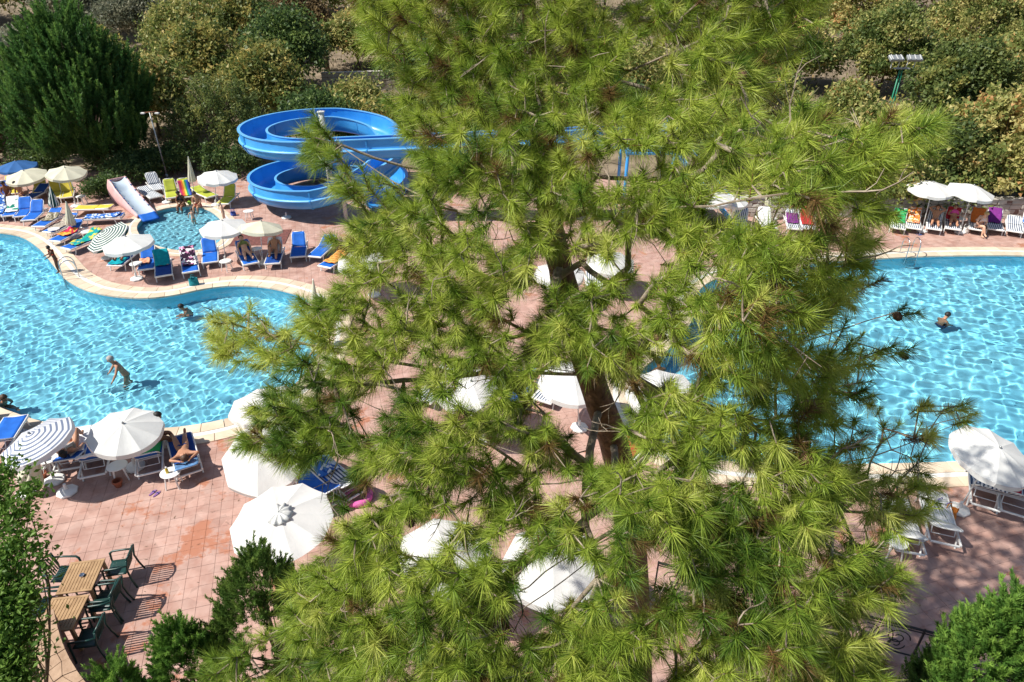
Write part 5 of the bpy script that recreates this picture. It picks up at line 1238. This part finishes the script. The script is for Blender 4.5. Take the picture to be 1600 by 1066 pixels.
broadleaf('weeping_tree', 'dark tree with hanging pale tips left of the slide', (wt.x, wt.y + 1.5, 0), [((0, 0, 3.4), (2.6, 2.2, 1.9)), ((1.6, -.4, 2.7), (1.6, 1.5, 1.4)), ((-1.7, .2, 2.9), (1.7, 1.6, 1.5)), ((0, 0, 4.8), (1.6, 1.5, 1.0))], 300, 16000, .20, LF['olive'], 31, .2, .6, None, 'tree', (.1, .6), 2.2, .7, .3)
# olive and yellow trees on the slope behind
G12 = 'olive and yellow trees on the slope'
slope = [(60, 150, 6.0, 2.6, 'grey', 'grey-green tree high behind the big juniper, upper left corner'), (10, 190, 4.5, 2.2, 'brown', 'brownish tree at the left frame edge beside the juniper'), (165, 120, 5.2, 2.4, 'olive', 'thin olive tree right above the big juniper'),
         (250, 175, 5.2, 2.6, 'yellow', 'yellow-green tree behind the lamp post'), (330, 130, 6.2, 3.0, 'olive', 'broad olive tree above the weeping tree'), (300, 70, 5.5, 3.0, 'yellow', 'yellowing tree on the slope, top left third'),
         (420, 160, 5.4, 2.7, 'olive', 'olive tree right behind the upper slide loop'), (455, 105, 6.0, 3.0, 'dark', 'dark green tree above the slide loop'), (385, 60, 6.0, 3.2, 'olive', 'large olive tree along the top left of centre'),
         (225, 40, 5.5, 3.0, 'grey', 'sparse grey tree on the upper left road edge'), (130, 20, 6.0, 3.2, 'grey', 'pale grey tree along the upper left frame edge'), (560, 165, 3.0, 1.7, 'yellow', 'yellow-green shrub below the terrace wall'), (600, 185, 2.6, 1.6, 'olive', 'low olive shrub right of the upper slide loop'),
         (500, 190, 3.2, 2.0, 'dark', 'dark shrub behind the slide column'), (470, 30, 5.0, 2.8, 'brown', 'dry brown bush on the upper slope left of the palm'), (640, 60, 5.5, 3.0, 'olive', 'olive tree behind the top of the pine, left part'),
         (760, 50, 5.5, 3.0, 'yellow', 'yellowing tree behind the top of the pine, middle'), (900, 60, 5.5, 3.0, 'olive', 'olive tree behind the top of the pine, right part'), (1050, 60, 5.0, 3.0, 'yellow', 'yellowing tree behind the pine top near the pale road'),
         (700, 175, 3.5, 2.4, 'dark', 'dark shrub behind the straight slide section'), (830, 185, 3.8, 2.6, 'olive', 'olive shrub behind the slide tower, left'), (1080, 190, 3.8, 2.6, 'olive', 'olive shrub behind the slide tower, right'), (1180, 150, 3.5, 2.4, 'yellow', 'yellow-green shrub between pine and floodlight mast'),
         (960, 175, 3.4, 2.6, 'dark', 'dark shrub behind the slide tower platform'), (1000, 130, 4.2, 2.8, 'yellow', 'yellow-green tree above the slide tower'), (880, 125, 4.2, 2.8, 'olive', 'olive tree above the straight slide section'), (760, 120, 4.2, 2.8, 'olive', 'olive tree right of the terrace wall'),
         (660, 110, 4.2, 2.6, 'dark', 'dark tree standing at the right end of the terrace wall'), (1130, 110, 4.4, 2.8, 'olive', 'olive tree behind the upper right boughs of the pine'), (1230, 100, 4.4, 2.8, 'yellow', 'yellowing tree between the pine boughs and floodlight mast'), (1150, 235, 2.4, 2.2, 'dark', 'dark shrub behind the far right bank parasol'), (1240, 240, 2.6, 2.2, 'olive', 'olive shrub behind the crimson towel lounger'), (560, 70, 4.5, 2.6, 'yellow', 'yellow-green tree right of the palm')]
for k, (px, py, h_, w, kind, lab) in enumerate(slope):
    b0 = T(px, py + 40); q = h_ / 6
    broadleaf('slope_tree' if h_ > 4 else 'slope_shrub', lab, (b0.x, b0.y, b0.z), [((0, 0, h_ * .62), (w, w * .9, h_ * .34)), ((w * .6, -.3, h_ * .45), (w * .6, w * .6, h_ * .28)), ((-w * .6, .2, h_ * .5), (w * .65, w * .6, h_ * .28)), ((.2, 0, h_ * .85), (w * .55, w * .55, h_ * .18))],
              200, 6000 if 620 < px < 1200 else 12000, .25 + .02 * q, LF[kind], 50 + k, .13, .75, G12, 'tree' if h_ > 4 else 'shrub', (.15, .9), shell=.5)
# leafy yellowing trees behind the low wall at right
G13 = 'yellowing leafy trees behind the low stone wall'
right = [(1345, 300, 5.0, 2.6, 'yellowing tree behind the wall, left of the floodlight mast'), (1440, 292, 4.2, 2.5, 'leafy tree directly behind the two touching parasols'), (1530, 290, 5.6, 2.9, 'tall yellowing tree behind the wall near the right frame edge'), (1625, 290, 5.4, 2.9, 'yellowing tree cut by the right frame edge'),
         (1315, 175, 2.6, 1.5, 'small yellowing shrub upslope left of the floodlight mast'), (1480, 190, 5.6, 3.1, 'broad yellowing tree upslope right of the floodlight mast'), (1590, 170, 6.2, 3.3, 'large yellowing tree upslope at the right frame edge'), (1370, 120, 6.0, 3.2, 'yellow-green tree high above the floodlight mast'),
         (1500, 90, 6.5, 3.5, 'dense yellowing tree along the top right'), (1610, 80, 6.5, 3.5, 'dense tree in the top right corner'), (1330, 50, 6.0, 3.3, 'yellowing tree at the top edge beside the pale road')]
for k, (px, py, h_, w, lab) in enumerate(right):
    b0 = T(px, py + 25)
    broadleaf('leafy_tree', lab, (b0.x, b0.y, b0.z), [((0, 0, h_ * .6), (w, w * .9, h_ * .38)), ((w * .6, -.5, h_ * .38), (w * .7, w * .6, h_ * .3)), ((-w * .6, -.4, h_ * .42), (w * .7, w * .6, h_ * .3)), ((.2, .2, h_ * .85), (w * .6, w * .6, h_ * .2)), ((0, -w * .6, h_ * .3), (w * .8, w * .5, h_ * .26))],
              180, 24000, .20, LF[('yellow', 'olive', 'yellow', 'yellow')[k % 4] if k not in (1,) else 'olive'], 90 + k, .13, .55, G13, 'tree', ((.15, .85), (.1, .65), (.3, 1.0), (.05, .7))[k % 4], shell=.6, aspect=.75)
# tall trees along the top of the slope
TOPLAB = ['olive tree at the top left corner of the slope', 'yellowing tree at the top edge above the big juniper', 'grey tree at the top edge right of the big juniper', 'dark tree at the top edge above the lamp post', 'olive tree at the top edge above the weeping tree', 'yellowing tree at the top edge left of the palm', 'brown tree at the top edge behind the palm', 'olive tree at the top edge just left of the pine', 'yellowing tree at the top edge behind the left half of the pine top', 'grey tree at the top edge behind the pine tip', 'dark tree at the top edge behind the right half of the pine top', 'olive tree at the top edge just right of the pine', 'yellowing tree at the top edge above the floodlight mast', 'brown tree at the top edge right of the floodlight mast', 'olive tree at the top right corner of the slope']
G14 = 'trees along the top edge of the slope'
for k in range(15):
    px0 = -20 + 118 * k + random.uniform(-20, 20); b0 = T(px0, 34 + random.uniform(-8, 10)); h_ = random.uniform(7.5, 9.5); w = random.uniform(4.2, 5.2); kd = ('olive', 'yellow', 'grey', 'dark', 'olive', 'yellow', 'brown')[k % 7]
    broadleaf('slope_tree', TOPLAB[k], (b0.x, b0.y, b0.z), [((0, 0, h_ * .55), (w, w * .8, h_ * .4)), ((w * .7, 0, h_ * .4), (w * .7, w * .6, h_ * .35)), ((-w * .7, .2, h_ * .4), (w * .7, w * .6, h_ * .35))], 150, 5000 if 620 < px0 < 1200 else 8500, .38, LF[kd], 200 + k, .16, 1.1, G14, 'tree', (.15, .9), shell=.5)
# palm on the terrace
pb = T(512, 112); t = thing('palm_tree', 'small fan palm on the terrace above the stone wall', 'palm tree', tuple(pb)); rng = np.random.default_rng(5)
MB().tube([(0, 0, -.2), (.05, 0, 1.2), (0, .05, 2.6)], [.22, .17, .15], 9).build('trunk', M['trunk'], t, True)
for k in range(26):
    az = k * 2.4; el = rng.uniform(-.35, 1.2); d_ = Vector((math.cos(az) * math.cos(el), math.sin(az) * math.cos(el), math.sin(el))); e_ = Vector((0, .05, 2.6)) + d_ * 1.0
    fm = MB(); fm.tube([(0, .05, 2.6), e_], .018, 4); sd = d_.cross(Vector((0, 0, 1))).normalized(); up_ = sd.cross(d_)
    for j in range(13):
        a_ = R(-80 + 160 * j / 12); q = (d_ * math.cos(a_) + sd * math.sin(a_)); tip = e_ + q * .75 - Vector((0, 0, .15)); n_ = q.cross(up_).normalized() * .03
        fm.add([e_, e_ + q * .35 + n_, tip, e_ + q * .35 - n_], [(0, 1, 2, 3)])
    fm.build('frond', mat('palm_frond', (.05, .08, .03), .6, .2, 5) if k == 0 else bpy.data.materials['palm_frond'], t)
# foreground: leafy tree at the left edge, junipers along the bottom
def at3(px, py, depth): return P(px, py, depth)
c0 = at3(30, 900, 7.2)
def rel(px, py, dp, r, base): p = at3(px - 16, py, dp); return ((p.x - base.x, p.y - base.y, p.z - base.z), (r, r * .9, r * .85))
_t = at3(-90, 960, 7.4); bs = Vector((_t.x, _t.y, 0))
broadleaf('leafy_tree', 'bright green small-leaved tree in the lower left corner', tuple(bs), [rel(-15, 930, 7.4, .40, bs), rel(-50, 840, 7.6, .42, bs), rel(8, 885, 7.4, .26, bs), rel(0, 985, 7.2, .36, bs), rel(38, 800, 7.7, .16, bs), rel(28, 742, 7.9, .13, bs), rel(66, 772, 7.7, .09, bs), rel(58, 846, 7.5, .14, bs), rel(-60, 1040, 7.0, .55, bs), rel(72, 880, 7.4, .09, bs), rel(-10, 780, 7.7, .2, bs), rel(30, 1015, 7.1, .32, bs), rel(42, 935, 7.3, .20, bs), rel(10, 1060, 6.9, .3, bs)],
          360, 27000, .066, LF['fresh'], 140, .045, .17, None, 'tree', (.2, .9), shell=.3, aspect=.5, lower=-1.1, ntip=1, single=False)
for k, (px, py, dp, hh, wd, low, ns, mt, lab) in enumerate(((392, 868, 7.6, 2.2, .95, 2.0, 1100, 'juniper3', 'dark green juniper below the white parasol with vent cap'), (270, 985, 7.4, 1.7, .62, 1.1, 560, 'juniper2', 'bright green juniper at the bottom edge, lower left'),
                                                   (170, 1048, 7.2, 1.2, .35, .6, 160, 'juniper2', 'small bright juniper tip at the bottom edge by the garden wall'), (1604, 950, 5.0, 1.5, .50, 1.0, 640, 'juniper2', 'bright juniper in the bottom right corner'), (1480, 1034, 7.4, 1.6, .46, .7, 300, 'juniper', 'darker juniper below the iron railing'))):
    tp = at3(px, py, dp); z1 = tp.z; full = [(z1 - hh, wd), (z1 - hh * .6, wd * .72), (z1 - hh * .3, wd * .42), (z1 - .05, .05)]
    zz_ = [z1 - low + (low - .05) * q / 8 for q in range(9)]
    sprayed('juniper_bush', lab, (tp.x, tp.y, 0), [(z_, float(np.interp(z_, [p[0] for p in full], [p[1] for p in full]))) for z_ in zz_], ns, .24, LF[mt], 150 + k, 110, .036, .0095, .07, 1.0, 'junipers along the bottom edge', 'juniper', .11)
# fallen needles and leaves on the paving
rl = np.random.default_rng(66); n = 3000; lx_ = rl.uniform(-13, 13, n); ly_ = rl.uniform(7.5, 24, n); okl = np.ones(n, bool)
for pl in (POOL_L, POOL_R, POOL_K): okl &= ~inside(offset_poly(pl, .1), lx_, ly_)
okl &= (np.sin(lx_ * .9) * np.sin(ly_ * .8 + 1) + rl.normal(0, .5, n)) > .1
lx_, ly_ = lx_[okl], ly_[okl]; aa = rl.uniform(0, 6.28, len(lx_)); ax3 = np.stack([np.cos(aa), np.sin(aa), np.zeros(len(aa))], -1)
Ll = rl.uniform(.02, .06, len(aa))[:, None]; sd3 = np.stack([-np.sin(aa), np.cos(aa), np.zeros(len(aa))], -1) * rl.uniform(.002, .008, len(aa))[:, None]; c3 = np.stack([lx_, ly_, np.full(len(aa), .0165)], -1)
tag(npmesh('leaf_litter', np.stack([c3 - ax3 * Ll, c3 + sd3, c3 + ax3 * Ll, c3 - sd3], 1).reshape(-1, 3), np.arange(len(aa) * 4).reshape(-1, 4), LF['brown'], None, np.repeat(rl.uniform(0, .8, len(aa)), 4)), 'fallen brown needles and leaves scattered on the paving', 'leaf litter', None, 'stuff')
# dry grass on the slope
rng = np.random.default_rng(77); n = 26000; gx = rng.uniform(-50, 55, n); gy = rng.uniform(38, 105, n); cl = np.sin(gx * .5) * np.sin(gy * .43 + 1) + rng.normal(0, .4, n) > .0; gx, gy = gx[cl], gy[cl]; gz = terrain_z(gx, gy); okk = gz > -.1; gx, gy, gz = gx[okk], gy[okk], gz[okk]
V, F = leaf_quads(np.stack([gx, gy, gz], -1), .55, rng, np.tile([[0, 0, 2.0]], (len(gx), 1)), .10)
tag(npmesh('dry_grass', V, F, LF['brown'], None, np.repeat(rng.uniform(.2, 1, len(gx)), 4)), 'dry brown grass scattered over the slope', 'grass', None, 'stuff')
# ---------------------------------------------------------------- the big pine in front of the balcony
rng = np.random.default_rng(2024)
trunk_pts = [Vector((2.35, 6.3, -.2)), P(1000, 1130, 11.6), P(990, 900, 9.7), P(972, 740, 8.7), P(930, 610, 8.05), P(893, 490, 7.75), P(872, 400, 7.6), P(850, 290, 7.5), P(836, 150, 7.5), P(826, 0, 7.6), P(822, -130, 7.8), P(815, -420, 8.4)]
trunk_r = [.27, .24, .21, .185, .165, .145, .13, .11, .09, .075, .06, .02]
pine = thing('pine_tree', 'large pine with long bright needles filling the middle of the view', 'pine tree', (2.35, 6.3, 0)); PO = Vector((2.35, 6.3, 0))
tp = spline(trunk_pts, 5); tr_ = np.interp(np.linspace(0, len(trunk_r) - 1, len(tp)), range(len(trunk_r)), trunk_r)
tm = MB(); tm.tube([p - PO for p in tp], [float(r) for r in tr_], 16)
tm.v = [tuple(Vector(v) * 1 + Vector((rng.normal(0, .006), rng.normal(0, .006), 0))) for v in tm.v]
tm.build('trunk', M['bark'], pine, True)
MASK = [(530, -160), (1300, -160), (1290, 0), (1270, 70), (1215, 115), (1240, 165), (1300, 195), (1350, 195), (1455, 178), (1462, 215), (1420, 270), (1345, 300), (1385, 330), (1362, 385), (1360, 440), (1420, 480), (1462, 470), (1470, 500), (1400, 560), (1420, 600), (1525, 640), (1500, 690), (1425, 690), (1450, 745), (1475, 785), (1400, 830), (1375, 870), (1400, 900), (1395, 945), (1330, 955), (1355, 1000), (1390, 1066), (1380, 1240), (360, 1240), (330, 1066), (330, 1025), (440, 985), (462, 905), (522, 850), (545, 800), (500, 765), (470, 735), (372, 700), (400, 645), (432, 605), (385, 570), (318, 545), (338, 522), (318, 485), (345, 465), (400, 492), (450, 512), (475, 470), (525, 470), (545, 400), (505, 380), (565, 335), (485, 262), (472, 225), (497, 185), (540, 250), (590, 270), (640, 285), (655, 225), (625, 200), (602, 150), (602, 110), (570, 60)]
GAPS = [(762, 205, 20, 14), (968, 262, 42, 36), (1005, 395, 46, 30), (1165, 330, 66, 38), (1240, 345, 45, 30), (1108, 440, 30, 22), (870, 425, 42, 34), (935, 425, 32, 22), (810, 472, 36, 16), (1048, 575, 50, 26), (885, 612, 58, 44), (742, 612, 36, 36), (690, 640, 26, 20), (944, 655, 38, 80), (988, 712, 26, 24),
        (512, 745, 42, 38), (495, 770, 30, 26), (664, 838, 48, 30), (735, 872, 26, 22), (875, 905, 74, 44), (1022, 880, 48, 40), (940, 830, 26, 28), (1370, 720, 40, 24), (1440, 600, 40, 26), (1290, 690, 26, 24), (560, 780, 26, 20), (1215, 160, 24, 22)]
DC = np.array([(1250, 330, 3.7), (1380, 220, 4.3), (1000, 820, 4.3), (1200, 480, 3.9), (700, 950, 4.7), (400, 1040, 5.3), (1200, 950, 4.5), (1400, 960, 5.1), (500, 620, 5.7), (330, 500, 6.8), (560, 300, 6.2), (500, 200, 6.6), (700, 100, 6.2), (950, 60, 6.0), (1230, 60, 6.0), (800, 250, 5.5), (1000, 300, 5.0), (800, 500, 5.6), (850, 700, 5.5), (1430, 650, 6.3), (1450, 480, 5.9), (700, 700, 5.1), (1250, 780, 4.7)])
N0 = 420000
px = rng.uniform(310, 1530, N0); py = rng.uniform(-70, 1130, N0)
keep = inside(MASK, px, py)
for gx_, gy_, rx, ry in GAPS:
    rx, ry = rx * .97, ry * .97; keep &= ((px - gx_) / rx) ** 2 + ((py - gy_) / ry) ** 2 > 1
# uneven density: boughs with dark holes between them
nz = np.sin(px * .021 + 2 * np.sin(py * .013)) * np.sin(py * .027 + 1.7 * np.sin(px * .011)) + .5 * np.sin(px * .05 + py * .04)
keep &= rng.uniform(-1.5, 1.0, N0) < 1.5 * nz + .40 + 2 * ((px > 655) & (px < 1010) & (py > 165) & (py < 300))
thin_ = np.where((py > 390) & (py < 720), np.clip((px - 1210) / 140, 0, 1) * np.where(py > 545, .62, .84), 0)
keep &= rng.random(N0) > thin_
px, py = px[keep], py[keep]
w = 1 / (((px[:, None] - DC[:, 0]) ** 2 + (py[:, None] - DC[:, 1]) ** 2) + 900) ** 1.3; D = (w * DC[:, 2]).sum(1) / w.sum(1)
dep = D + rng.exponential(.75, len(px)); dep = np.minimum(dep, D + 2.4)
u = px - 800; v = py - 533
pts = np.stack([u, FPX * _c - v * _s, -(FPX * _s + v * _c)], -1) / FPX * dep[:, None] + np.array([0, 0, CAM_H])
sel = []; cellsz = .07; occ = {}
for i in range(len(pts)):                                    # thin out to an even spacing
    key = tuple((pts[i] / cellsz).astype(int)); bad = False
    for a in (-1, 0, 1):
        for b_ in (-1, 0, 1):
            for c in (-1, 0, 1):
                j = occ.get((key[0] + a, key[1] + b_, key[2] + c))
                if j is not None and ((pts[i] - pts[j]) ** 2).sum() < .066 ** 2: bad = True
    if not bad: occ[key] = i; sel.append(i)
    if len(sel) >= 5300: break
A = pts[sel]
top_ = np.stack([rng.uniform(-1.6, 3.6, 4000), rng.uniform(6.6, 10.6, 4000), rng.uniform(12.4, 15.6, 4000)], -1)      # unseen crown above the view, added and placed to shade the lower right deck
top_ = top_[(((top_ - np.array([.9, 8.2, 13.2])) / np.array([2.7, 2.5, 2.6])) ** 2).sum(1) < 1]
tdep = top_[:, 1] * _c + (CAM_H - top_[:, 2]) * _s; tpy = 533 - FPX * (top_[:, 1] * _s + (top_[:, 2] - CAM_H) * _c) / tdep
A = np.concatenate([A, top_[tpy < -60][:700]])
# --- grow the limbs: first the long ones, then everything joins the nearest suitable wood
TP = np.array([list(p) for p in tp]); tz_ok = TP[:, 2] > 6.2
def tdist(p): d = TP[tz_ok] - p; return np.sqrt((d ** 2).sum(1)).min()
nodes = [tuple(p) for p in TP]; par = [-1] + list(range(len(TP) - 1)); limb = [-1] * len(TP); tipflag = []
far = [int(np.argmax([tdist(p) for p in A]))]; dmin = ((A - A[far[0]]) ** 2).sum(1)
while len(far) < 40:
    j = int(np.argmax(dmin)); far.append(j); dmin = np.minimum(dmin, ((A - A[j]) ** 2).sum(1))
tips = {}
def add_path(j0, p, sag, seg, lid):
    q = np.array(nodes[j0]); d = p - q; ln = np.linalg.norm(d); k = max(1, int(ln / seg)); prev = j0; side = np.cross(d, [0, 0, 1.0]); side = side / (np.linalg.norm(side) + 1e-6) * rng.normal(0, .05) * ln
    for s in range(1, k + 1):
        f = s / k; x = q + d * f + np.array([0, 0, 1.0]) * (-sag * ln * math.sin(math.pi * f)) + side * math.sin(math.pi * f) + (rng.normal(0, .012, 3) if s < k else 0)
        nodes.append(tuple(x)); par.append(prev); limb.append(lid); prev = len(nodes) - 1
    return prev
for li, j in enumerate(far):
    p = A[j]; cand = [i for i in range(len(TP)) if TP[i, 2] > 5.6]
    cost = [np.linalg.norm(TP[i] - p) + .9 * abs((TP[i, 2] + .25 * np.linalg.norm(TP[i, :2] - p[:2])) - p[2]) for i in cand]
    tips[j] = add_path(cand[int(np.argmin(cost))], p, .06, .28, li)
order = np.argsort([tdist(p) for p in A])
for j in order:
    if j in tips: continue
    p = A[j]; NP = np.array(nodes); LB = np.array(limb); d = np.linalg.norm(NP - p, axis=1); cost = np.where(LB >= 0, d, d + 1.1)
    k = int(np.argmin(cost)); 
    if d[k] < .03: continue
    tips[j] = add_path(k, p, -.03, .22, int(LB[k]) if LB[k] >= 0 else 40 + (j % 12))
NP = np.array(nodes); par = np.array(par); cnt = np.zeros(len(NP))
for j, tnode in tips.items(): cnt[tnode] += 1
for i in range(len(NP) - 1, len(TP) - 1, -1): cnt[par[i]] += cnt[i]
rad = np.minimum(.055, .0028 + .0021 * np.sqrt(cnt))
def frusta(ids, seg=5):
    ids = np.array(ids); a = NP[par[ids]] - np.array(PO); b_ = NP[ids] - np.array(PO); d = b_ - a; d /= np.linalg.norm(d, axis=1, keepdims=True) + 1e-9
    e1 = np.cross(d, [.31, .17, .93]); e1 /= np.linalg.norm(e1, axis=1, keepdims=True) + 1e-9; e2 = np.cross(d, e1); r1 = rad[ids]; r0 = np.where(par[ids] < len(TP), r1 * 1.25, np.minimum(rad[par[ids]], r1 * 1.6)); V = []
    for k in range(seg):
        an = 2 * math.pi * k / seg; o_ = e1 * math.cos(an) + e2 * math.sin(an); V.append(np.stack([a + o_ * r0[:, None], b_ + o_ * r1[:, None]], 1))
    V = np.stack(V, 2).reshape(-1, 3); base = (np.arange(len(ids)) * 2 * seg)[:, None]
    F = np.concatenate([base + np.array([k, (k + 1) % seg, seg + (k + 1) % seg, seg + k]) for k in range(seg)]); return V, F
allid = np.arange(len(TP), len(NP)); thick = allid[rad[allid] > .010]
for li in sorted(set(limb)):
    ids = [i for i in thick if limb[i] == li]
    if li >= 0 and len(ids) > 2: V, F = frusta(ids, 7); npmesh('branch', V, F, M['twig'], pine, None, True)
lost = [i for i in thick if limb[i] < 0]; thin = [i for i in allid if rad[i] <= .010] + lost
V, F = frusta(thin); tag(npmesh('twigs', V, F, M['twig'], pine), kind='stuff')
# --- needles: long shoots with bundles that fan out and droop
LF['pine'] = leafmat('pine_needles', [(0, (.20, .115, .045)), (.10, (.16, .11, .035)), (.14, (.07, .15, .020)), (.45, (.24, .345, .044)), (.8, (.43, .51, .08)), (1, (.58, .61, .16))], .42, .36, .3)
Tn = np.array([tips[j] for j in tips]); tipP = NP[Tn]; ax = tipP - NP[par[Tn]]; ax /= np.linalg.norm(ax, axis=1, keepdims=True) + 1e-9
outw = tipP - np.array([1.2, 6.9, 0]); outw[:, 2] = 0; outw /= np.linalg.norm(outw, axis=1, keepdims=True) + 1e-9
ax = ax * .5 + outw * .45 + np.array([0, 0, .55]) + rng.normal(0, .28, ax.shape); ax /= np.linalg.norm(ax, axis=1, keepdims=True)
nt_, K = len(Tn), 145

sl = rng.uniform(.10, .24, nt_); i = np.repeat(np.arange(nt_), K); s = rng.random(len(i)) ** .75
e1 = np.cross(ax, [.2, .4, .9]); e1 /= np.linalg.norm(e1, axis=1, keepdims=True); e2 = np.cross(ax, e1); ph = rng.uniform(0, 2 * math.pi, len(i)); radial = e1[i] * np.cos(ph)[:, None] + e2[i] * np.sin(ph)[:, None]
ang = np.radians(rng.uniform(18, 52, len(i)) + 28 * (1 - s)); dirn = ax[i] * np.cos(ang)[:, None] + radial * np.sin(ang)[:, None]
B = tipP[i] - np.array(PO) + ax[i] * ((s - .55) * sl[i])[:, None]; Ln = rng.uniform(.12, .20, len(i)) * rng.choice([.55, .8, 1.0, 1.15, 1.3], nt_, p=[.12, .25, .3, .22, .11])[i]
droop = np.array([0, 0, -1.0]) * (Ln * rng.uniform(.10, .42, len(i)))[:, None]
mid = B + dirn * (Ln * .45)[:, None] + droop * .28; tip = B + dirn * (Ln * .97)[:, None] + droop
sd = np.cross(dirn, rnd_dirs(len(i), rng)); sd /= np.linalg.norm(sd, axis=1, keepdims=True) + 1e-9; hw = .0026
V = np.stack([B + sd * hw, B - sd * hw, tip], 1).reshape(-1, 3)
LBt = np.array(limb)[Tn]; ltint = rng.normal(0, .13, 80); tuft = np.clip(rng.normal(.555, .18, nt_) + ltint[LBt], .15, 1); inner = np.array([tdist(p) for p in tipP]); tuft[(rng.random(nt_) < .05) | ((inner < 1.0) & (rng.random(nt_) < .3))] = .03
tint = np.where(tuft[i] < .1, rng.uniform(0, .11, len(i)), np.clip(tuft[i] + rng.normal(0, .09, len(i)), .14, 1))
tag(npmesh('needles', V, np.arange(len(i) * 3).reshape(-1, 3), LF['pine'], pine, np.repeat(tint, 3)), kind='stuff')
MS = MB()
for q in range(nt_):
    a = Vector(tipP[q]) - PO; d = Vector(ax[q]) * float(sl[q]); MS.tube([a - d * .6, a + d * .5], [.0045, .002], 4, False)
tag(MS.build('shoots', M['shoot'], pine), kind='stuff')
# bare grey twigs left from dead shoots
dt = MB(); cand = [q for q in allid if .006 < rad[q] < .03]
for q in rng.choice(cand, 330, replace=False):
    a = Vector(NP[q]) - PO; d = Vector(NP[q] - NP[par[q]]).normalized(); d = (d * .5 + Vector(rng.normal(0, .6, 3)) + Vector((0, -.25, .1))).normalized(); l_ = rng.uniform(.18, .55)
    pts_ = [a]; dd_ = d.copy()
    for k in range(5): dd_ = (dd_ + Vector(rng.normal(0, .22, 3))).normalized(); pts_.append(pts_[-1] + dd_ * l_ / 5)
    dt.tube(pts_, [.008, .007, .006, .005, .004, .002], 4, False)
    for k in (2, 3, 4):
        e_ = (dd_ + Vector(rng.normal(0, .8, 3))).normalized() * l_ * .35; dt.tube([pts_[k], pts_[k] + e_ * .5 + Vector(rng.normal(0, .01, 3)), pts_[k] + e_], [.004, .003, .0015], 3, False)
tag(dt.build('dead_twigs', M['twig'], pine), kind='stuff')
# cones on the boughs
cone = MB(); 
for k in range(90):
    f = k / 90; a = k * 2.399; r_ = .030 * math.sin(math.pi * (.12 + .80 * f)) ** .8; z = -.045 + .095 * f; c = Vector((r_ * math.cos(a), r_ * math.sin(a), z)); o = Vector((math.cos(a), math.sin(a), .35)).normalized(); t_ = Vector((-math.sin(a), math.cos(a), 0))
    cone.add([c - o * .010 + t_ * .006, c - o * .010 - t_ * .006, c + o * .010 - t_ * .009, c + o * .013 + Vector((0, 0, .004)), c + o * .010 + t_ * .009], [(0, 1, 2, 3, 4)])
cone.lathe([(.004, -.05), (.020, -.03), (.026, .0), (.018, .03), (.004, .052)], 10)
co = cone.build('cone', M['cone']); cd = co.data; bpy.data.objects.remove(co)
for cpx, cpy, cs in ((1280, 246, 1), (1292, 252, 1), (1128, 184, 1), (968, 512, 1), (1026, 513, .9), (1281, 690, 1), (1292, 697, 1), (1272, 684, 1), (1286, 702, 1), (1350, 1014, 1), (678, 850, .9), (655, 832, .8), (800, 884, .9), (716, 640, .9), (1130, 100, 1), (1160, 96, 1), (422, 520, .9), (1120, 20, 1), (1400, 492, .9), (1448, 538, .8)):
    rr = np.array(ray(cpx, cpy)); pr = NP - np.array([0, 0, CAM_H]); tt = pr @ rr / (rr @ rr); dd = np.linalg.norm(pr - tt[:, None] * rr, axis=1); dd[:len(TP)] = 9; dd = dd + tt * .03; k = int(np.argmin(dd))
    o = put('cone', cd, pine, tuple(NP[k] - np.array(PO) + np.array([0, -.03, -.03])), (rng.uniform(1.2, 2.6), rng.uniform(-.6, .6), rng.uniform(0, 6))); o.scale = (cs * 1.15,) * 3
